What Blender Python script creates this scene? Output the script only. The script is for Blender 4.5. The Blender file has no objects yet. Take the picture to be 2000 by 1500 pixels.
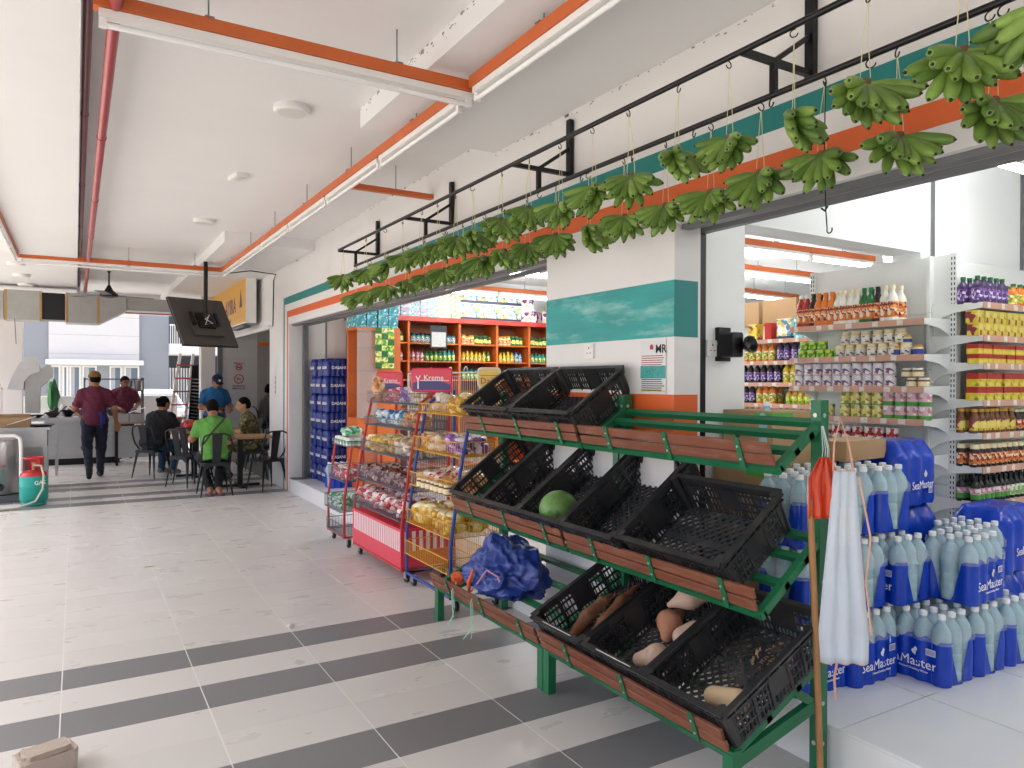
import bpy, math, random
import numpy as np
from mathutils import Matrix, Vector
random.seed(11)
D = bpy.data; SC = bpy.context.scene; COL = SC.collection
R = math.radians
# ------------------------------------------------------------------ camera
yaw, pitch, roll = R(30.8), R(-0.204), R(0.194)
fw = Vector((math.sin(yaw)*math.cos(pitch), math.cos(yaw)*math.cos(pitch), math.sin(pitch)))
rt = Vector((math.cos(yaw), -math.sin(yaw), 0)); up = rt.cross(fw)
rt, up = rt*math.cos(roll)+up*math.sin(roll), up*math.cos(roll)-rt*math.sin(roll)
CAMP = Vector((0, 0, 1.57)); FPX = 1429.4
cam = D.cameras.new('camera'); camo = D.objects.new('camera', cam); COL.objects.link(camo)
camo.matrix_world = Matrix(((rt.x, up.x, -fw.x, CAMP.x), (rt.y, up.y, -fw.y, CAMP.y), (rt.z, up.z, -fw.z, CAMP.z), (0, 0, 0, 1)))
cam.sensor_width = 36; cam.lens = 36*FPX/2000; cam.clip_start = 0.05; cam.clip_end = 600
SC.camera = camo
def ray(u, v): return fw+rt*((u-1000)/FPX)-up*((v-750)/FPX)
def atX(u, v, x): d = ray(u, v); return CAMP+d*(x/d.x)
def atY(u, v, y): d = ray(u, v); return CAMP+d*(y/d.y)
def atZ(u, v, z): d = ray(u, v); return CAMP+d*((z-CAMP.z)/d.z)
# ------------------------------------------------------------------ sky, sun, exposure
SUN_EL, SUN_AZ = R(60), R(298)      # azimuth clockwise from +Y : sun stands over the open street side
w = D.worlds.new('World'); SC.world = w; w.use_nodes = True
nt = w.node_tree; bg = nt.nodes['Background']; sky = nt.nodes.new('ShaderNodeTexSky')
sky.sky_type = 'NISHITA'; sky.sun_disc = False; sky.sun_elevation = SUN_EL; sky.sun_rotation = SUN_AZ
sky.air_density = 0.5; sky.dust_density = 5.0; sky.ozone_density = 0.6
nt.links.new(sky.outputs[0], bg.inputs[0]); bg.inputs[1].default_value = 0.15
sl = D.lights.new('sun', 'SUN'); sl.energy = 2.6; sl.angle = R(3); sl.color = (1, .985, .965)
so = D.objects.new('sun', sl); COL.objects.link(so)
sd = Vector((math.sin(SUN_AZ)*math.cos(SUN_EL), math.cos(SUN_AZ)*math.cos(SUN_EL), math.sin(SUN_EL)))
so.rotation_euler = sd.to_track_quat('Z', 'Y').to_euler()
vs = SC.view_settings; vs.view_transform = 'Standard'; vs.look = 'None'; vs.gamma = 1; vs.use_curve_mapping = False
vs.exposure = 1.9
SC.cycles.use_denoising = True; SC.cycles.max_bounces = 9; SC.cycles.diffuse_bounces = 5; SC.cycles.transmission_bounces = 8
SC.cycles.transparent_max_bounces = 12; SC.cycles.caustics_reflective = False; SC.cycles.caustics_refractive = False
SC.cycles.sample_clamp_indirect = 6
# ------------------------------------------------------------------ materials
MATS = {}
def lin(c):
    if isinstance(c, str):
        c = [int(c[i:i+2], 16)/255 for i in (0, 2, 4)]
        c = [x/12.92 if x <= .04045 else ((x+.055)/1.055)**2.4 for x in c]
    return tuple(c)+(1,)
def node(nt, t, **k):
    n = nt.nodes.new(t)
    for a, b in k.items(): setattr(n, a, b)
    return n
def ramp(nt, fac, stops, interp='LINEAR'):
    r = node(nt, 'ShaderNodeValToRGB'); cr = r.color_ramp; cr.interpolation = interp
    while len(cr.elements) > 1: cr.elements.remove(cr.elements[-1])
    for i, (p, c) in enumerate(stops):
        e = cr.elements[0] if i == 0 else cr.elements.new(p)
        e.position = p; e.color = lin(c)
    nt.links.new(fac, r.inputs[0]); return r.outputs[0]
def mix(nt, fac, a, b, mode='MIX'):
    m = node(nt, 'ShaderNodeMix', data_type='RGBA', blend_type=mode)
    for s, val in ((m.inputs[0], fac), (m.inputs[6], a), (m.inputs[7], b)):
        if hasattr(val, 'links') or hasattr(val, 'is_linked'): nt.links.new(val, s)
        else: s.default_value = val if not isinstance(val, (tuple, list, str)) else lin(val) if len(val) == 3 or isinstance(val, str) else val
    return m.outputs[2]
def M(name, col='808080', rough=.5, metal=0, var=.10, scale=6, bump=0, bscale=None, spec=.5, trans=0, ior=1.45, dirt=0, dcol='3a332b', dscale=2.5, rnd=0, emit=0, coat=0, stretch=None, bands=None, splot=None, alpha=1):
    """principled material: noise-varied colour, optional dirt, bump, bands along generated Z, printed splotches"""
    if name in MATS: return MATS[name]
    m = D.materials.new(name); m.use_nodes = True; MATS[name] = m
    nt = m.node_tree; p = nt.nodes['Principled BSDF']; L = nt.links.new
    tc = node(nt, 'ShaderNodeTexCoord'); oi_ = node(nt, 'ShaderNodeObjectInfo'); va = node(nt, 'ShaderNodeVectorMath', operation='MULTIPLY_ADD')
    L(oi_.outputs['Location'], va.inputs[0]); va.inputs[1].default_value = (3.7, 5.3, 2.9); L(tc.outputs['Object'], va.inputs[2]); vec = va.outputs[0]
    if stretch:
        mp = node(nt, 'ShaderNodeMapping'); mp.inputs['Scale'].default_value = stretch; L(vec, mp.inputs[0]); vec = mp.outputs[0]
    nz = node(nt, 'ShaderNodeTexNoise'); nz.inputs['Scale'].default_value = scale; nz.inputs['Detail'].default_value = 5
    L(vec, nz.inputs['Vector'])
    base = None
    if bands:
        sp = node(nt, 'ShaderNodeSeparateXYZ'); L(tc.outputs['Generated'], sp.inputs[0])
        base = ramp(nt, sp.outputs[2], bands, 'CONSTANT')
    if splot:   # (colour list, scale, z-low, z-high): cell-coloured print between two generated heights
        cols, sc, z0, z1 = splot
        vo = node(nt, 'ShaderNodeTexVoronoi'); vo.inputs['Scale'].default_value = sc; L(tc.outputs['Object'], vo.inputs['Vector'])
        sx = node(nt, 'ShaderNodeSeparateXYZ'); L(vo.outputs['Color'], sx.inputs[0])
        pc = ramp(nt, sx.outputs[0], [(i/len(cols), c) for i, c in enumerate(cols)], 'CONSTANT')
        sg = node(nt, 'ShaderNodeSeparateXYZ'); L(tc.outputs['Generated'], sg.inputs[0])
        msk = ramp(nt, sg.outputs[2], [(0, '000000'), (max(z0, .001), 'ffffff'), (z1, '000000')], 'CONSTANT')
        base = mix(nt, msk, base if base else lin(col), pc)
    c = lin(col)
    hi = mix(nt, 1.0, base if base else c, (1+var, 1+var, 1+var, 1), 'MULTIPLY'); lo = mix(nt, 1.0, base if base else c, (1-var, 1-var, 1-var, 1), 'MULTIPLY')
    out = mix(nt, nz.outputs[0], lo, hi)
    if rnd:
        oi = node(nt, 'ShaderNodeObjectInfo'); mr = node(nt, 'ShaderNodeMapRange'); L(oi.outputs['Random'], mr.inputs[0])
        mr.inputs[3].default_value = 1-rnd; mr.inputs[4].default_value = 1+rnd
        cb = node(nt, 'ShaderNodeCombineColor'); [L(mr.outputs[0], cb.inputs[i]) for i in range(3)]
        out = mix(nt, 1.0, out, cb.outputs[0], 'MULTIPLY')
    if dirt:
        n2 = node(nt, 'ShaderNodeTexNoise'); n2.inputs['Scale'].default_value = dscale; n2.inputs['Detail'].default_value = 7; n2.inputs['Roughness'].default_value = .65
        L(vec, n2.inputs['Vector'])
        f = ramp(nt, n2.outputs[0], [(.5, (0, 0, 0)), (.72, (dirt, dirt, dirt))])
        out = mix(nt, f, out, lin(dcol))
    L(out, p.inputs['Base Color'])
    p.inputs['Roughness'].default_value = rough; p.inputs['Metallic'].default_value = metal
    p.inputs['Specular IOR Level'].default_value = spec; p.inputs['Transmission Weight'].default_value = trans; p.inputs['IOR'].default_value = ior
    p.inputs['Coat Weight'].default_value = coat; p.inputs['Alpha'].default_value = alpha
    if rough > .08 and not trans:
        rr = node(nt, 'ShaderNodeMapRange'); L(nz.outputs[0], rr.inputs[0]); rr.inputs[3].default_value = max(rough-.1, .03); rr.inputs[4].default_value = min(rough+.1, 1); L(rr.outputs[0], p.inputs['Roughness'])
    if bump:
        b = node(nt, 'ShaderNodeBump'); b.inputs['Strength'].default_value = bump; b.inputs['Distance'].default_value = .01
        n3 = node(nt, 'ShaderNodeTexNoise'); n3.inputs['Scale'].default_value = bscale or scale*4; n3.inputs['Detail'].default_value = 4; L(vec, n3.inputs['Vector'])
        L(n3.outputs[0], b.inputs['Height']); L(b.outputs[0], p.inputs['Normal'])
    if emit:
        p.inputs['Emission Color'].default_value = lin(col); p.inputs['Emission Strength'].default_value = emit
    return m
# ------------------------------------------------------------------ mesh builder
class G:
    def __init__(s): s.v = []; s.f = []; s.m = []
    def add(s, vs, fs, mi=0):
        o = len(s.v); s.v += [tuple(x) for x in vs]; s.f += [tuple(i+o for i in f) for f in fs]; s.m += [mi]*len(fs); return s
    def box(s, x0, y0, z0, x1, y1, z1, mi=0):
        return s.add([(x0, y0, z0), (x1, y0, z0), (x1, y1, z0), (x0, y1, z0), (x0, y0, z1), (x1, y0, z1), (x1, y1, z1), (x0, y1, z1)],
                     [(0, 3, 2, 1), (4, 5, 6, 7), (0, 1, 5, 4), (1, 2, 6, 5), (2, 3, 7, 6), (3, 0, 4, 7)], mi)
    def bar(s, a, b, w, h, mi=0, upv=(0, 0, 1)):
        a = Vector(a); b = Vector(b); d = (b-a).normalized(); u = Vector(upv)
        if abs(d.dot(u)) > .98: u = Vector((1, 0, 0))
        r = d.cross(u).normalized(); u = r.cross(d).normalized(); r *= w/2; u *= h/2
        return s.add([a-r-u, a+r-u, a+r+u, a-r+u, b-r-u, b+r-u, b+r+u, b-r+u], [(0, 3, 2, 1), (4, 5, 6, 7), (0, 1, 5, 4), (1, 2, 6, 5), (2, 3, 7, 6), (3, 0, 4, 7)][:], mi)
    def tube(s, pts, r, n=8, mi=0, caps=True, closed=False):
        pts = [Vector(p) for p in pts]; N = len(pts); rs = r if isinstance(r, (list, tuple)) else [r]*N
        vs = []; pu = None
        for i, p in enumerate(pts):
            a = pts[i-1] if (i or closed) else p; b = pts[(i+1) % N] if (i < N-1 or closed) else p
            d = (b-a).normalized()
            if pu is None: u = d.cross(Vector((0, 0, 1))) if abs(d.z) < .95 else d.cross(Vector((1, 0, 0)))
            else: u = pu-d*pu.dot(d)
            u.normalize(); pu = u; q = d.cross(u)
            vs += [p+(u*math.cos(2*math.pi*k/n)+q*math.sin(2*math.pi*k/n))*rs[i] for k in range(n)]
        fs = [(i*n+k, i*n+(k+1) % n, ((i+1) % N)*n+(k+1) % n, ((i+1) % N)*n+k) for i in range(N if closed else N-1) for k in range(n)]
        if caps and not closed: fs += [tuple(range(n))[::-1], tuple((N-1)*n+k for k in range(n))]
        return s.add(vs, fs, mi)
    def lathe(s, prof, n=16, c=(0, 0, 0), mi=0, mis=None):
        vs = [(c[0]+r*math.cos(2*math.pi*k/n), c[1]+r*math.sin(2*math.pi*k/n), c[2]+z) for r, z in prof for k in range(n)]
        for i in range(len(prof)-1):
            s_ = mis[i] if mis else mi
            if i == 0: o = len(s.v); s.v += vs
            s.f += [(o+i*n+k, o+i*n+(k+1) % n, o+(i+1)*n+(k+1) % n, o+(i+1)*n+k) for k in range(n)]; s.m += [s_]*n
        s.f += [tuple(o+k for k in range(n))[::-1], tuple(o+(len(prof)-1)*n+k for k in range(n))]; s.m += [mis[0] if mis else mi, mis[-1] if mis else mi]
        return s
    def prism(s, out, h0, h1, axis='z', mi=0):
        n = len(out)
        def P(a, b, h): return (a, b, h) if axis == 'z' else (a, h, b) if axis == 'y' else (h, a, b)
        vs = [P(a, b, h0) for a, b in out]+[P(a, b, h1) for a, b in out]
        return s.add(vs, [tuple(range(n))[::-1], tuple(range(n, 2*n))]+[(i, (i+1) % n, n+(i+1) % n, n+i) for i in range(n)], mi)
    def ball(s, c, r, nu=10, nv=7, mi=0, rot=None):
        rx, ry, rz = r if isinstance(r, (list, tuple)) else (r, r, r)
        vs = []
        for j in range(nv+1):
            t = math.pi*j/nv
            for k in range(nu):
                a = 2*math.pi*k/nu; p = Vector((rx*math.sin(t)*math.cos(a), ry*math.sin(t)*math.sin(a), rz*math.cos(t)))
                if rot: p = rot @ p
                vs.append(Vector(c)+p)
        return s.add(vs, [(j*nu+k, (j+1)*nu+k, (j+1)*nu+(k+1) % nu, j*nu+(k+1) % nu) for j in range(nv) for k in range(nu)], mi)
    def xf(s, mat): s.v = [tuple(mat @ Vector(p)) for p in s.v]; return s
    def join(s, g, mat=None, mi=None):
        o = len(s.v); s.v += [tuple(mat @ Vector(p)) for p in g.v] if mat else list(g.v)
        s.f += [tuple(i+o for i in f) for f in g.f]; s.m += g.m if mi is None else [mi]*len(g.f); return s
    def jitter(s, a):
        s.v = [tuple(c+random.uniform(-a, a) for c in p) for p in s.v]; return s
    def mesh(s, name, mats, smooth=None):
        me = D.meshes.new(name); me.from_pydata(s.v, [], s.f)
        for m in (mats if isinstance(mats, (list, tuple)) else [mats]): me.materials.append(m)
        if len(me.materials) > 1: me.polygons.foreach_set('material_index', s.m)
        if smooth is not None:
            me.polygons.foreach_set('use_smooth', [True]*len(me.polygons)); me.set_sharp_from_angle(angle=R(smooth))
        me.update(); return me
def obj(name, me, parent=None, loc=(0, 0, 0), rot=(0, 0, 0), scale=None):
    o = D.objects.new(name, me); COL.objects.link(o); o.parent = parent; o.location = loc; o.rotation_euler = rot
    if scale: o.scale = scale if isinstance(scale, (tuple, list)) else (scale,)*3
    return o
def tag(o, label=None, cat=None, group=None, kind=None):
    for k, v_ in (('label', label), ('category', cat), ('group', group), ('kind', kind)):
        if v_: o[k] = v_
    return o
def thing(name, label, cat, loc=(0, 0, 0), rz=0, group=None):
    return tag(obj(name, None, None, loc, (0, 0, rz)), label, cat, group)
def one(name, label, cat, g, mats, loc=(0, 0, 0), rz=0, group=None, smooth=None):
    return tag(obj(name, g.mesh(name, mats, smooth) if isinstance(g, G) else g, None, loc, (0, 0, rz)), label, cat, group)
def struct(name, g, mats, smooth=None): return tag(obj(name, g.mesh(name, mats, smooth)), kind='structure')
def part(name, g, mats, parent, smooth=None, loc=(0, 0, 0), rot=(0, 0, 0)): return obj(name, g.mesh(name, mats, smooth) if isinstance(g, G) else g, parent, loc, rot)
def clone(root, loc, rz=0, label=None, group=None):
    r = root.copy(); COL.objects.link(r); r.location = loc; r.rotation_euler = (0, 0, rz)
    if label: r['label'] = label
    if group: r['group'] = group
    for ch in root.children:
        c = ch.copy(); COL.objects.link(c); c.parent = r
        for g in ch.children:
            d = g.copy(); COL.objects.link(d); d.parent = c
    return r
_tx = {}
def text_mesh(body, size, mat, depth=.0006, bold=False):
    """flat lettering as a mesh in the XZ plane, facing -Y, centred"""
    key = (body, size, mat.name)
    if key in _tx: return _tx[key]
    cu = D.curves.new('t', 'FONT'); cu.body = body; cu.size = size; cu.align_x = 'CENTER'; cu.align_y = 'CENTER'; cu.extrude = depth; cu.resolution_u = 2
    if bold: cu.offset = size*.018
    t = D.objects.new('t', cu); COL.objects.link(t); bpy.context.view_layer.update()
    me = D.meshes.new_from_object(t.evaluated_get(bpy.context.evaluated_depsgraph_get()))
    D.objects.remove(t); me.transform(Matrix.Rotation(R(90), 4, 'X')); me.materials.clear(); me.materials.append(mat); me.name = 'lettering'
    _tx[key] = me; return me
# ------------------------------------------------------------------ smooth-union solids (bodies, clothes, roots)
def sdf_mesh(name, prims, vox, k, mats, cuts=()):
    """prims: ('c',a,b,ra,rb) tapered capsule | ('e',centre,radii[,3x3]) ; returns a closed smooth mesh (surface nets)"""
    lo = np.full(3, 1e9); hi = -lo
    for p in prims:
        if p[0] == 'c':
            r = max(p[3], p[4]); q = np.array([p[1], p[2]]); lo = np.minimum(lo, q.min(0)-r); hi = np.maximum(hi, q.max(0)+r)
        else: r = max(p[2]); lo = np.minimum(lo, np.array(p[1])-r); hi = np.maximum(hi, np.array(p[1])+r)
    lo -= 3*vox+k*.3; hi += 3*vox+k*.3
    n = np.ceil((hi-lo)/vox).astype(int)+1; F = np.full(n, 1.0)
    for p in prims:
        rr = (max(p[3], p[4]) if p[0] == 'c' else max(p[2]))+k+3*vox
        q = np.array([p[1], p[2]]) if p[0] == 'c' else np.array([p[1]])
        i0 = np.maximum(((q.min(0)-rr-lo)/vox).astype(int), 0); i1 = np.minimum(((q.max(0)+rr-lo)/vox).astype(int)+2, n)
        ax = [lo[i]+vox*np.arange(i0[i], i1[i]) for i in range(3)]
        X = np.stack(np.meshgrid(*ax, indexing='ij'), -1)
        if p[0] == 'c':
            a = np.array(p[1], float); b = np.array(p[2], float); ba = b-a; h = np.clip(((X-a)@ba)/max(ba@ba, 1e-9), 0, 1)
            d = np.linalg.norm(X-a-h[..., None]*ba, axis=-1)-(p[3]+(p[4]-p[3])*h)
        else:
            Y = X-np.array(p[1], float)
            if len(p) > 3: Y = Y@np.array(p[3])
            rad = np.array(p[2], float); k0 = np.linalg.norm(Y/rad, axis=-1); k1 = np.linalg.norm(Y/rad**2, axis=-1)
            d = k0*(k0-1)/np.maximum(k1, 1e-6)
        sl_ = tuple(slice(i0[i], i1[i]) for i in range(3)); f = F[sl_]
        hh = np.maximum(k-np.abs(f-d), 0)/k; F[sl_] = np.minimum(f, d)-hh*hh*k*.25
    for (pt, nn) in cuts:   # keep the side the normal points away from
        X = np.stack(np.meshgrid(*[lo[i]+vox*np.arange(n[i]) for i in range(3)], indexing='ij'), -1)
        F = np.maximum(F, (X-np.array(pt))@(np.array(nn)/np.linalg.norm(nn)))
    ins = F < 0; c = n-1
    acc = np.zeros(tuple(c)+(3,)); cnt = np.zeros(tuple(c))
    def sub(A, o): return A[o[0]:o[0]+c[0], o[1]:o[1]+c[1], o[2]:o[2]+c[2]]
    for axn in range(3):
        for o1 in (0, 1):
            for o2 in (0, 1):
                oa = [0, 0, 0]; oth = [i for i in range(3) if i != axn]; oa[oth[0]] = o1; oa[oth[1]] = o2; ob = list(oa); ob[axn] = 1
                fa, fb = sub(F, oa), sub(F, ob); x = (fa < 0) != (fb < 0)
                t = np.where(x, fa/np.where(x, fa-fb, 1), 0)
                pos = np.zeros(tuple(c)+(3,)); pos[..., axn] = t; pos[..., oth[0]] = o1; pos[..., oth[1]] = o2
                acc += pos*x[..., None]; cnt += x
    act = cnt > 0; idx = -np.ones(tuple(c), int); idx[act] = np.arange(act.sum())
    P = (np.argwhere(act)+acc[act]/cnt[act][:, None])*vox+lo
    quads = []
    for axn in range(3):
        a = ins.take(range(0, n[axn]-1), axn); b = ins.take(range(1, n[axn]), axn); E = np.argwhere(a != b)
        oth = [i for i in range(3) if i != axn]
        E = E[(E[:, oth[0]] > 0) & (E[:, oth[1]] > 0) & (E[:, oth[0]] < c[oth[0]]) & (E[:, oth[1]] < c[oth[1]])]
        flip = ins[tuple(E.T)]
        def cell(da, db):
            q = E.copy(); q[:, oth[0]] += da; q[:, oth[1]] += db; return idx[tuple(q.T)]
        Q = np.stack([cell(-1, -1), cell(0, -1), cell(0, 0), cell(-1, 0)], 1)
        if axn == 1: flip = ~flip
        Q[~flip] = Q[~flip][:, ::-1]; quads.append(Q)
    Q = np.concatenate(quads)
    me = D.meshes.new(name); me.from_pydata(P.tolist(), [], Q.tolist())
    for m in (mats if isinstance(mats, (list, tuple)) else [mats]): me.materials.append(m)
    me.polygons.foreach_set('use_smooth', [True]*len(me.polygons)); me.update(); return me
# ================================================================== SETTING
m_wall = M('wall_paint', 'e0dfde', .6, var=.03, scale=2, bump=.05, bscale=30, dirt=.12, dcol='a39a90', dscale=1.1)
m_ceil = M('ceiling_paint', 'e3e3e3', .75, var=.025, scale=1.2, bump=.04, bscale=18, dirt=.08, dcol='b5ada5', dscale=.8)
m_teal = M('teal_paint', '1f7f7c', .5, var=.1, scale=3)
m_tealw = M('teal_brushed', '2f9a96', .5, var=.35, scale=3.2, stretch=(1, .8, 4), dirt=.75, dcol='a9d6d2', dscale=2.2)
m_or = M('orange_paint', 'd8632b', .5, var=.07, scale=3)
m_tile = M('floor_tile', 'd1cfcb', .3, var=.014, scale=2.6, rnd=.02, stretch=(1, 2, 1))
m_dark = M('dark_floor_tile', '7a7b7d', .36, var=.08, scale=5, rnd=.04, dirt=.12, dcol='8b8987', dscale=9)
m_grout = M('grout', 'e4e2de', .8, var=.05)
m_stile = M('shop_floor_tile', 'e9ebea', .12, var=.02, scale=2, rnd=.012, dirt=.06, dcol='b9b7b0', dscale=2)
m_sgrout = M('shop_grout', '6f7270', .8)
m_shopwall = M('shop_wall_paint', 'eef2f0', .55, var=.02, scale=1)
m_black = M('black_metal', '17181a', .38, metal=.2, var=.15)
m_grey = M('grey_steel', '7b7d80', .45, metal=.6, var=.1)
m_conc = M('street_concrete', 'a8a49c', .85, var=.1, scale=.5, dirt=.25, dcol='6d685f', dscale=.25)
struct('ground', G().box(-150, -150, -.4, 150, 200, -.15), m_conc)
# ---- corridor floor: grout bed, single tiles as pieces of it
fl = struct('corridor_floor', G().box(-1.75, -10, -.15, 2.6, 17.4, -.0007), m_grout)
TX0, TP, TY0, RP = -.06, .61, 2.855, .2958
dark = {-2, 0, 3, 5, 26, 28, 31, 33}
tl = {}
def tile_g(x0, y0, x1, y1): return G().box(x0, y0, -.006, x1, y1, 0)
far = {0: G(), 1: G()}
for k in range(-44, 50):
    for c in range(-3, 5):
        x0 = max(TX0+TP*c+.0028, -1.74); x1 = min(TX0+TP*(c+1)-.0028, 2.598); y0 = TY0+RP*k+.0012; y1 = TY0+RP*(k+1)-.0012
        if x1-x0 < .02: continue
        dk = k in dark
        if -3 <= k <= 24:
            key = (round(x1-x0, 3), dk)
            if key not in tl: tl[key] = G().box(0, 0, -.006, x1-x0, y1-y0, 0).mesh('tile', m_dark if dk else m_tile)
            obj('tile', tl[key], fl, (x0, y0, random.uniform(-.0004, .0004)))
        else: far[dk].box(x0, y0, -.006, x1, y1, 0)
for dk in far: tag(part('distant_tiles', far[dk], m_dark if dk else m_tile, fl), kind='stuff')
# ---- raised shop floor and step
sf = struct('shop_floor', G().box(2.612, -6, -.1, 12, 10.6, .189).box(2.6, 10.62, -.1, 9, 20, -.002), m_sgrout)
tt = {}
for i in range(6):
    for j in range(-1, 7):
        x0 = 2.6+.6*i; y0 = .02+.6*j
        if 'a' not in tt: tt['a'] = G().box(.003, .003, 0, .597, .597, .011).mesh('tile', m_stile)
        obj('tile', tt['a'], sf, (x0, y0, .184+random.uniform(-.0003, .0003)))
g = G()
for i in range(16):
    for j in range(-10, 18):
        if i < 6 and -1 <= j < 7: continue
        if 2.6+.6*i < 11.5 and .02+.6*j < 10: g.box(2.6+.6*i+.0015, .02+.6*j+.0015, .184, 2.6+.6*i+.5985, .02+.6*j+.5985, .195)
tag(part('distant_tiles', g, m_stile, sf), kind='stuff')
for j in range(-6, 18):
    y0 = -.28+.6*j
    if 'f' not in tt: tt['f'] = G().box(-.012, .0015, .001, 0, .5985, .184).mesh('riser_tile', m_stile)
    if y0+.6 < 10.9: obj('riser_tile', tt['f'], sf, (2.612, y0, 0))
# ---- shop building
bd = thing('shop_building', 'white shop building with teal and orange bands round its openings', 'building')
part('pier', G().box(2.6, 2.76, 0, 2.78, 3.93, 3.35), m_wall, bd)
part('end_wall', G().box(2.6, 10.55, 0, 2.79, 11.75, 3.35), m_wall, bd)
part('header', G().box(2.6, -10, 2.37, 2.79, 2.76, 3.35).box(2.6, 3.93, 2.37, 2.79, 10.55, 3.35).box(2.6, 11.75, 2.42, 2.8, 15.3, 3.35), m_wall, bd)
part('upper_sky_block', G().box(-1.9, -10, 3.36, 14, 17.4, 7), m_wall, bd); part('added_sun_eave', G().box(-2.9, -10, 3.2, -1.905, 17.4, 3.36), m_wall, bd)  # unseen block added against skylight; eave added so no sun patches fall inside
e = .003
def bandp(y0, z0, y1, z1, m, nm='painted_band'): part(nm, G().box(2.6-e, y0, z0, 2.6, y1, z1), m, bd)
bandp(-10, 2.662, 10.86, 2.765, m_teal); bandp(10.80, .0, 10.86, 2.661, m_teal)
bandp(-10, 2.472, 10.66, 2.563, m_or); bandp(10.60, 0, 10.66, 2.471, m_or)
za, zb = atX(1317, 657, 2.6).z, atX(1317, 546, 2.6).z
bandp(2.76, za, 3.93, zb, m_tealw); zc, zd = atX(1317, 856, 2.6).z, atX(1317, 771, 2.6).z; bandp(2.76, zc, 3.93, zd, m_or)
for z0, z1, m in ((za, zb, m_teal), (zc, zd, m_or)): part('painted_band', G().box(2.6-e, 2.76-e, z0, 2.76, 2.76, z1), m, bd)
# shutter gear
part('shutter_track', G().box(2.78, 2.772, .195, 2.832, 2.80, 2.9), m_black, bd)
part('shutter_track', G().box(2.79, 10.45, .195, 2.85, 10.53, 2.9), m_grey, bd)
part('shutter_track', G().box(2.785, 3.935, .195, 2.84, 3.985, 2.9), m_grey, bd)
part('shutter_box', G().box(2.79, -10, 2.345, 2.835, 2.77, 2.372).box(2.80, 3.94, 2.345, 2.845, 10.44, 2.372).box(2.64, -10, 2.345, 2.70, 2.75, 2.37).box(2.64, 3.94, 2.345, 2.70, 10.54, 2.37), m_grey, bd)
# inner walls of the two lots
part('partition', G().box(2.84, 2.8, .195, 3.155, 3.0, 3.2).box(3.155, 2.8, 2.44, 4.84, 3.0, 3.2).box(4.84, 2.8, .195, 12, 3.0, 3.2), m_shopwall, bd)
g = G()
for x in (4.95, 6.15, 7.35): g.box(x, 2.785, .2, x+.03, 2.8, 3.2)
part('cover_strip', g, m_grey, bd)
part('inner_wall', G().box(2.86, 10.54, .195, 12, 10.6, 3.2).box(12, -6, .195, 12.2, 10.6, 3.2).box(2.8, -6.2, .195, 12, -6, 3.2), m_shopwall, bd)
part('cover_strip', G().box(3.12, 10.525, .2, 3.135, 10.54, 3.2), m_grey, bd)
part('inner_ceiling', G().box(2.79, -6, 3.2, 12, 10.6, 3.3), m_ceil, bd)
part('restaurant_wall', G().box(2.81, 11.75, 0, 7, 11.85, 3.3).box(7, 11.75, 0, 7.1, 20, 3.3).box(2.8, 11.75, 3.0, 7, 17.4, 3.3), m_wall, bd)
# ---- corridor ceiling
cl = struct('ceiling', G().box(.02, -10, 3.35, 2.62, 17.4, 3.42).box(-1.9, -10, 3.15, .018, 17.4, 3.42), m_ceil)
part('dropped_panel', G().box(1.595, -10, 3.22, 2.598, 4.62, 3.352), m_ceil, cl)
part('dropped_panel', G().box(1.52, 9.25, 3.22, 2.598, 17.3, 3.352), m_ceil, cl)
part('end_beam', G().box(-1.9, 17.1, 2.96, 2.8, 17.4, 3.36).box(.02, 12.9, 3.27, 1.52, 13.1, 3.352), m_ceil, cl)
# flaked paint specks along the joints
g = G(); mm = M('flaked_plaster', '8a847c', .9)
for _ in range(260):
    t = random.random(); s_ = random.uniform(.003, .009)*(1+2*(random.random() < .1))
    if random.random() < .5: y = 4.6-t*3.4; z = 3.345-abs(random.gauss(0, .018)); g.box(1.5935, y, z, 1.5951, y+s_*1.5, z+s_*.8)
    else: y = 1.2+9*t; z = (3.215 if (y < 4.62 or y > 9.25) else 3.345)-abs(random.gauss(0, .012)); g.box(2.5985, y, z, 2.6001, y+s_*2, z+s_*.8)
tag(part('flaked_paint', g, mm, cl), kind='stuff')
# outer columns of the arcade (mostly out of view)
mc = M('column_paint', 'd9d5d2', .6, var=.03)
for y in (16.4, 9.0, 1.5, -6):
    if y == 9.0: continue
    x0 = -1.72
    one('column', {16.4: 'white square column beside the kitchen hood', 1.5: 'white square arcade column at the kerb', -6: 'white arcade column far behind along the kerb'}[y], 'column', G().box(x0, y, -.15, x0+.45 if y < 16 else -.86, y+.45, 3.16), mc)
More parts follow.
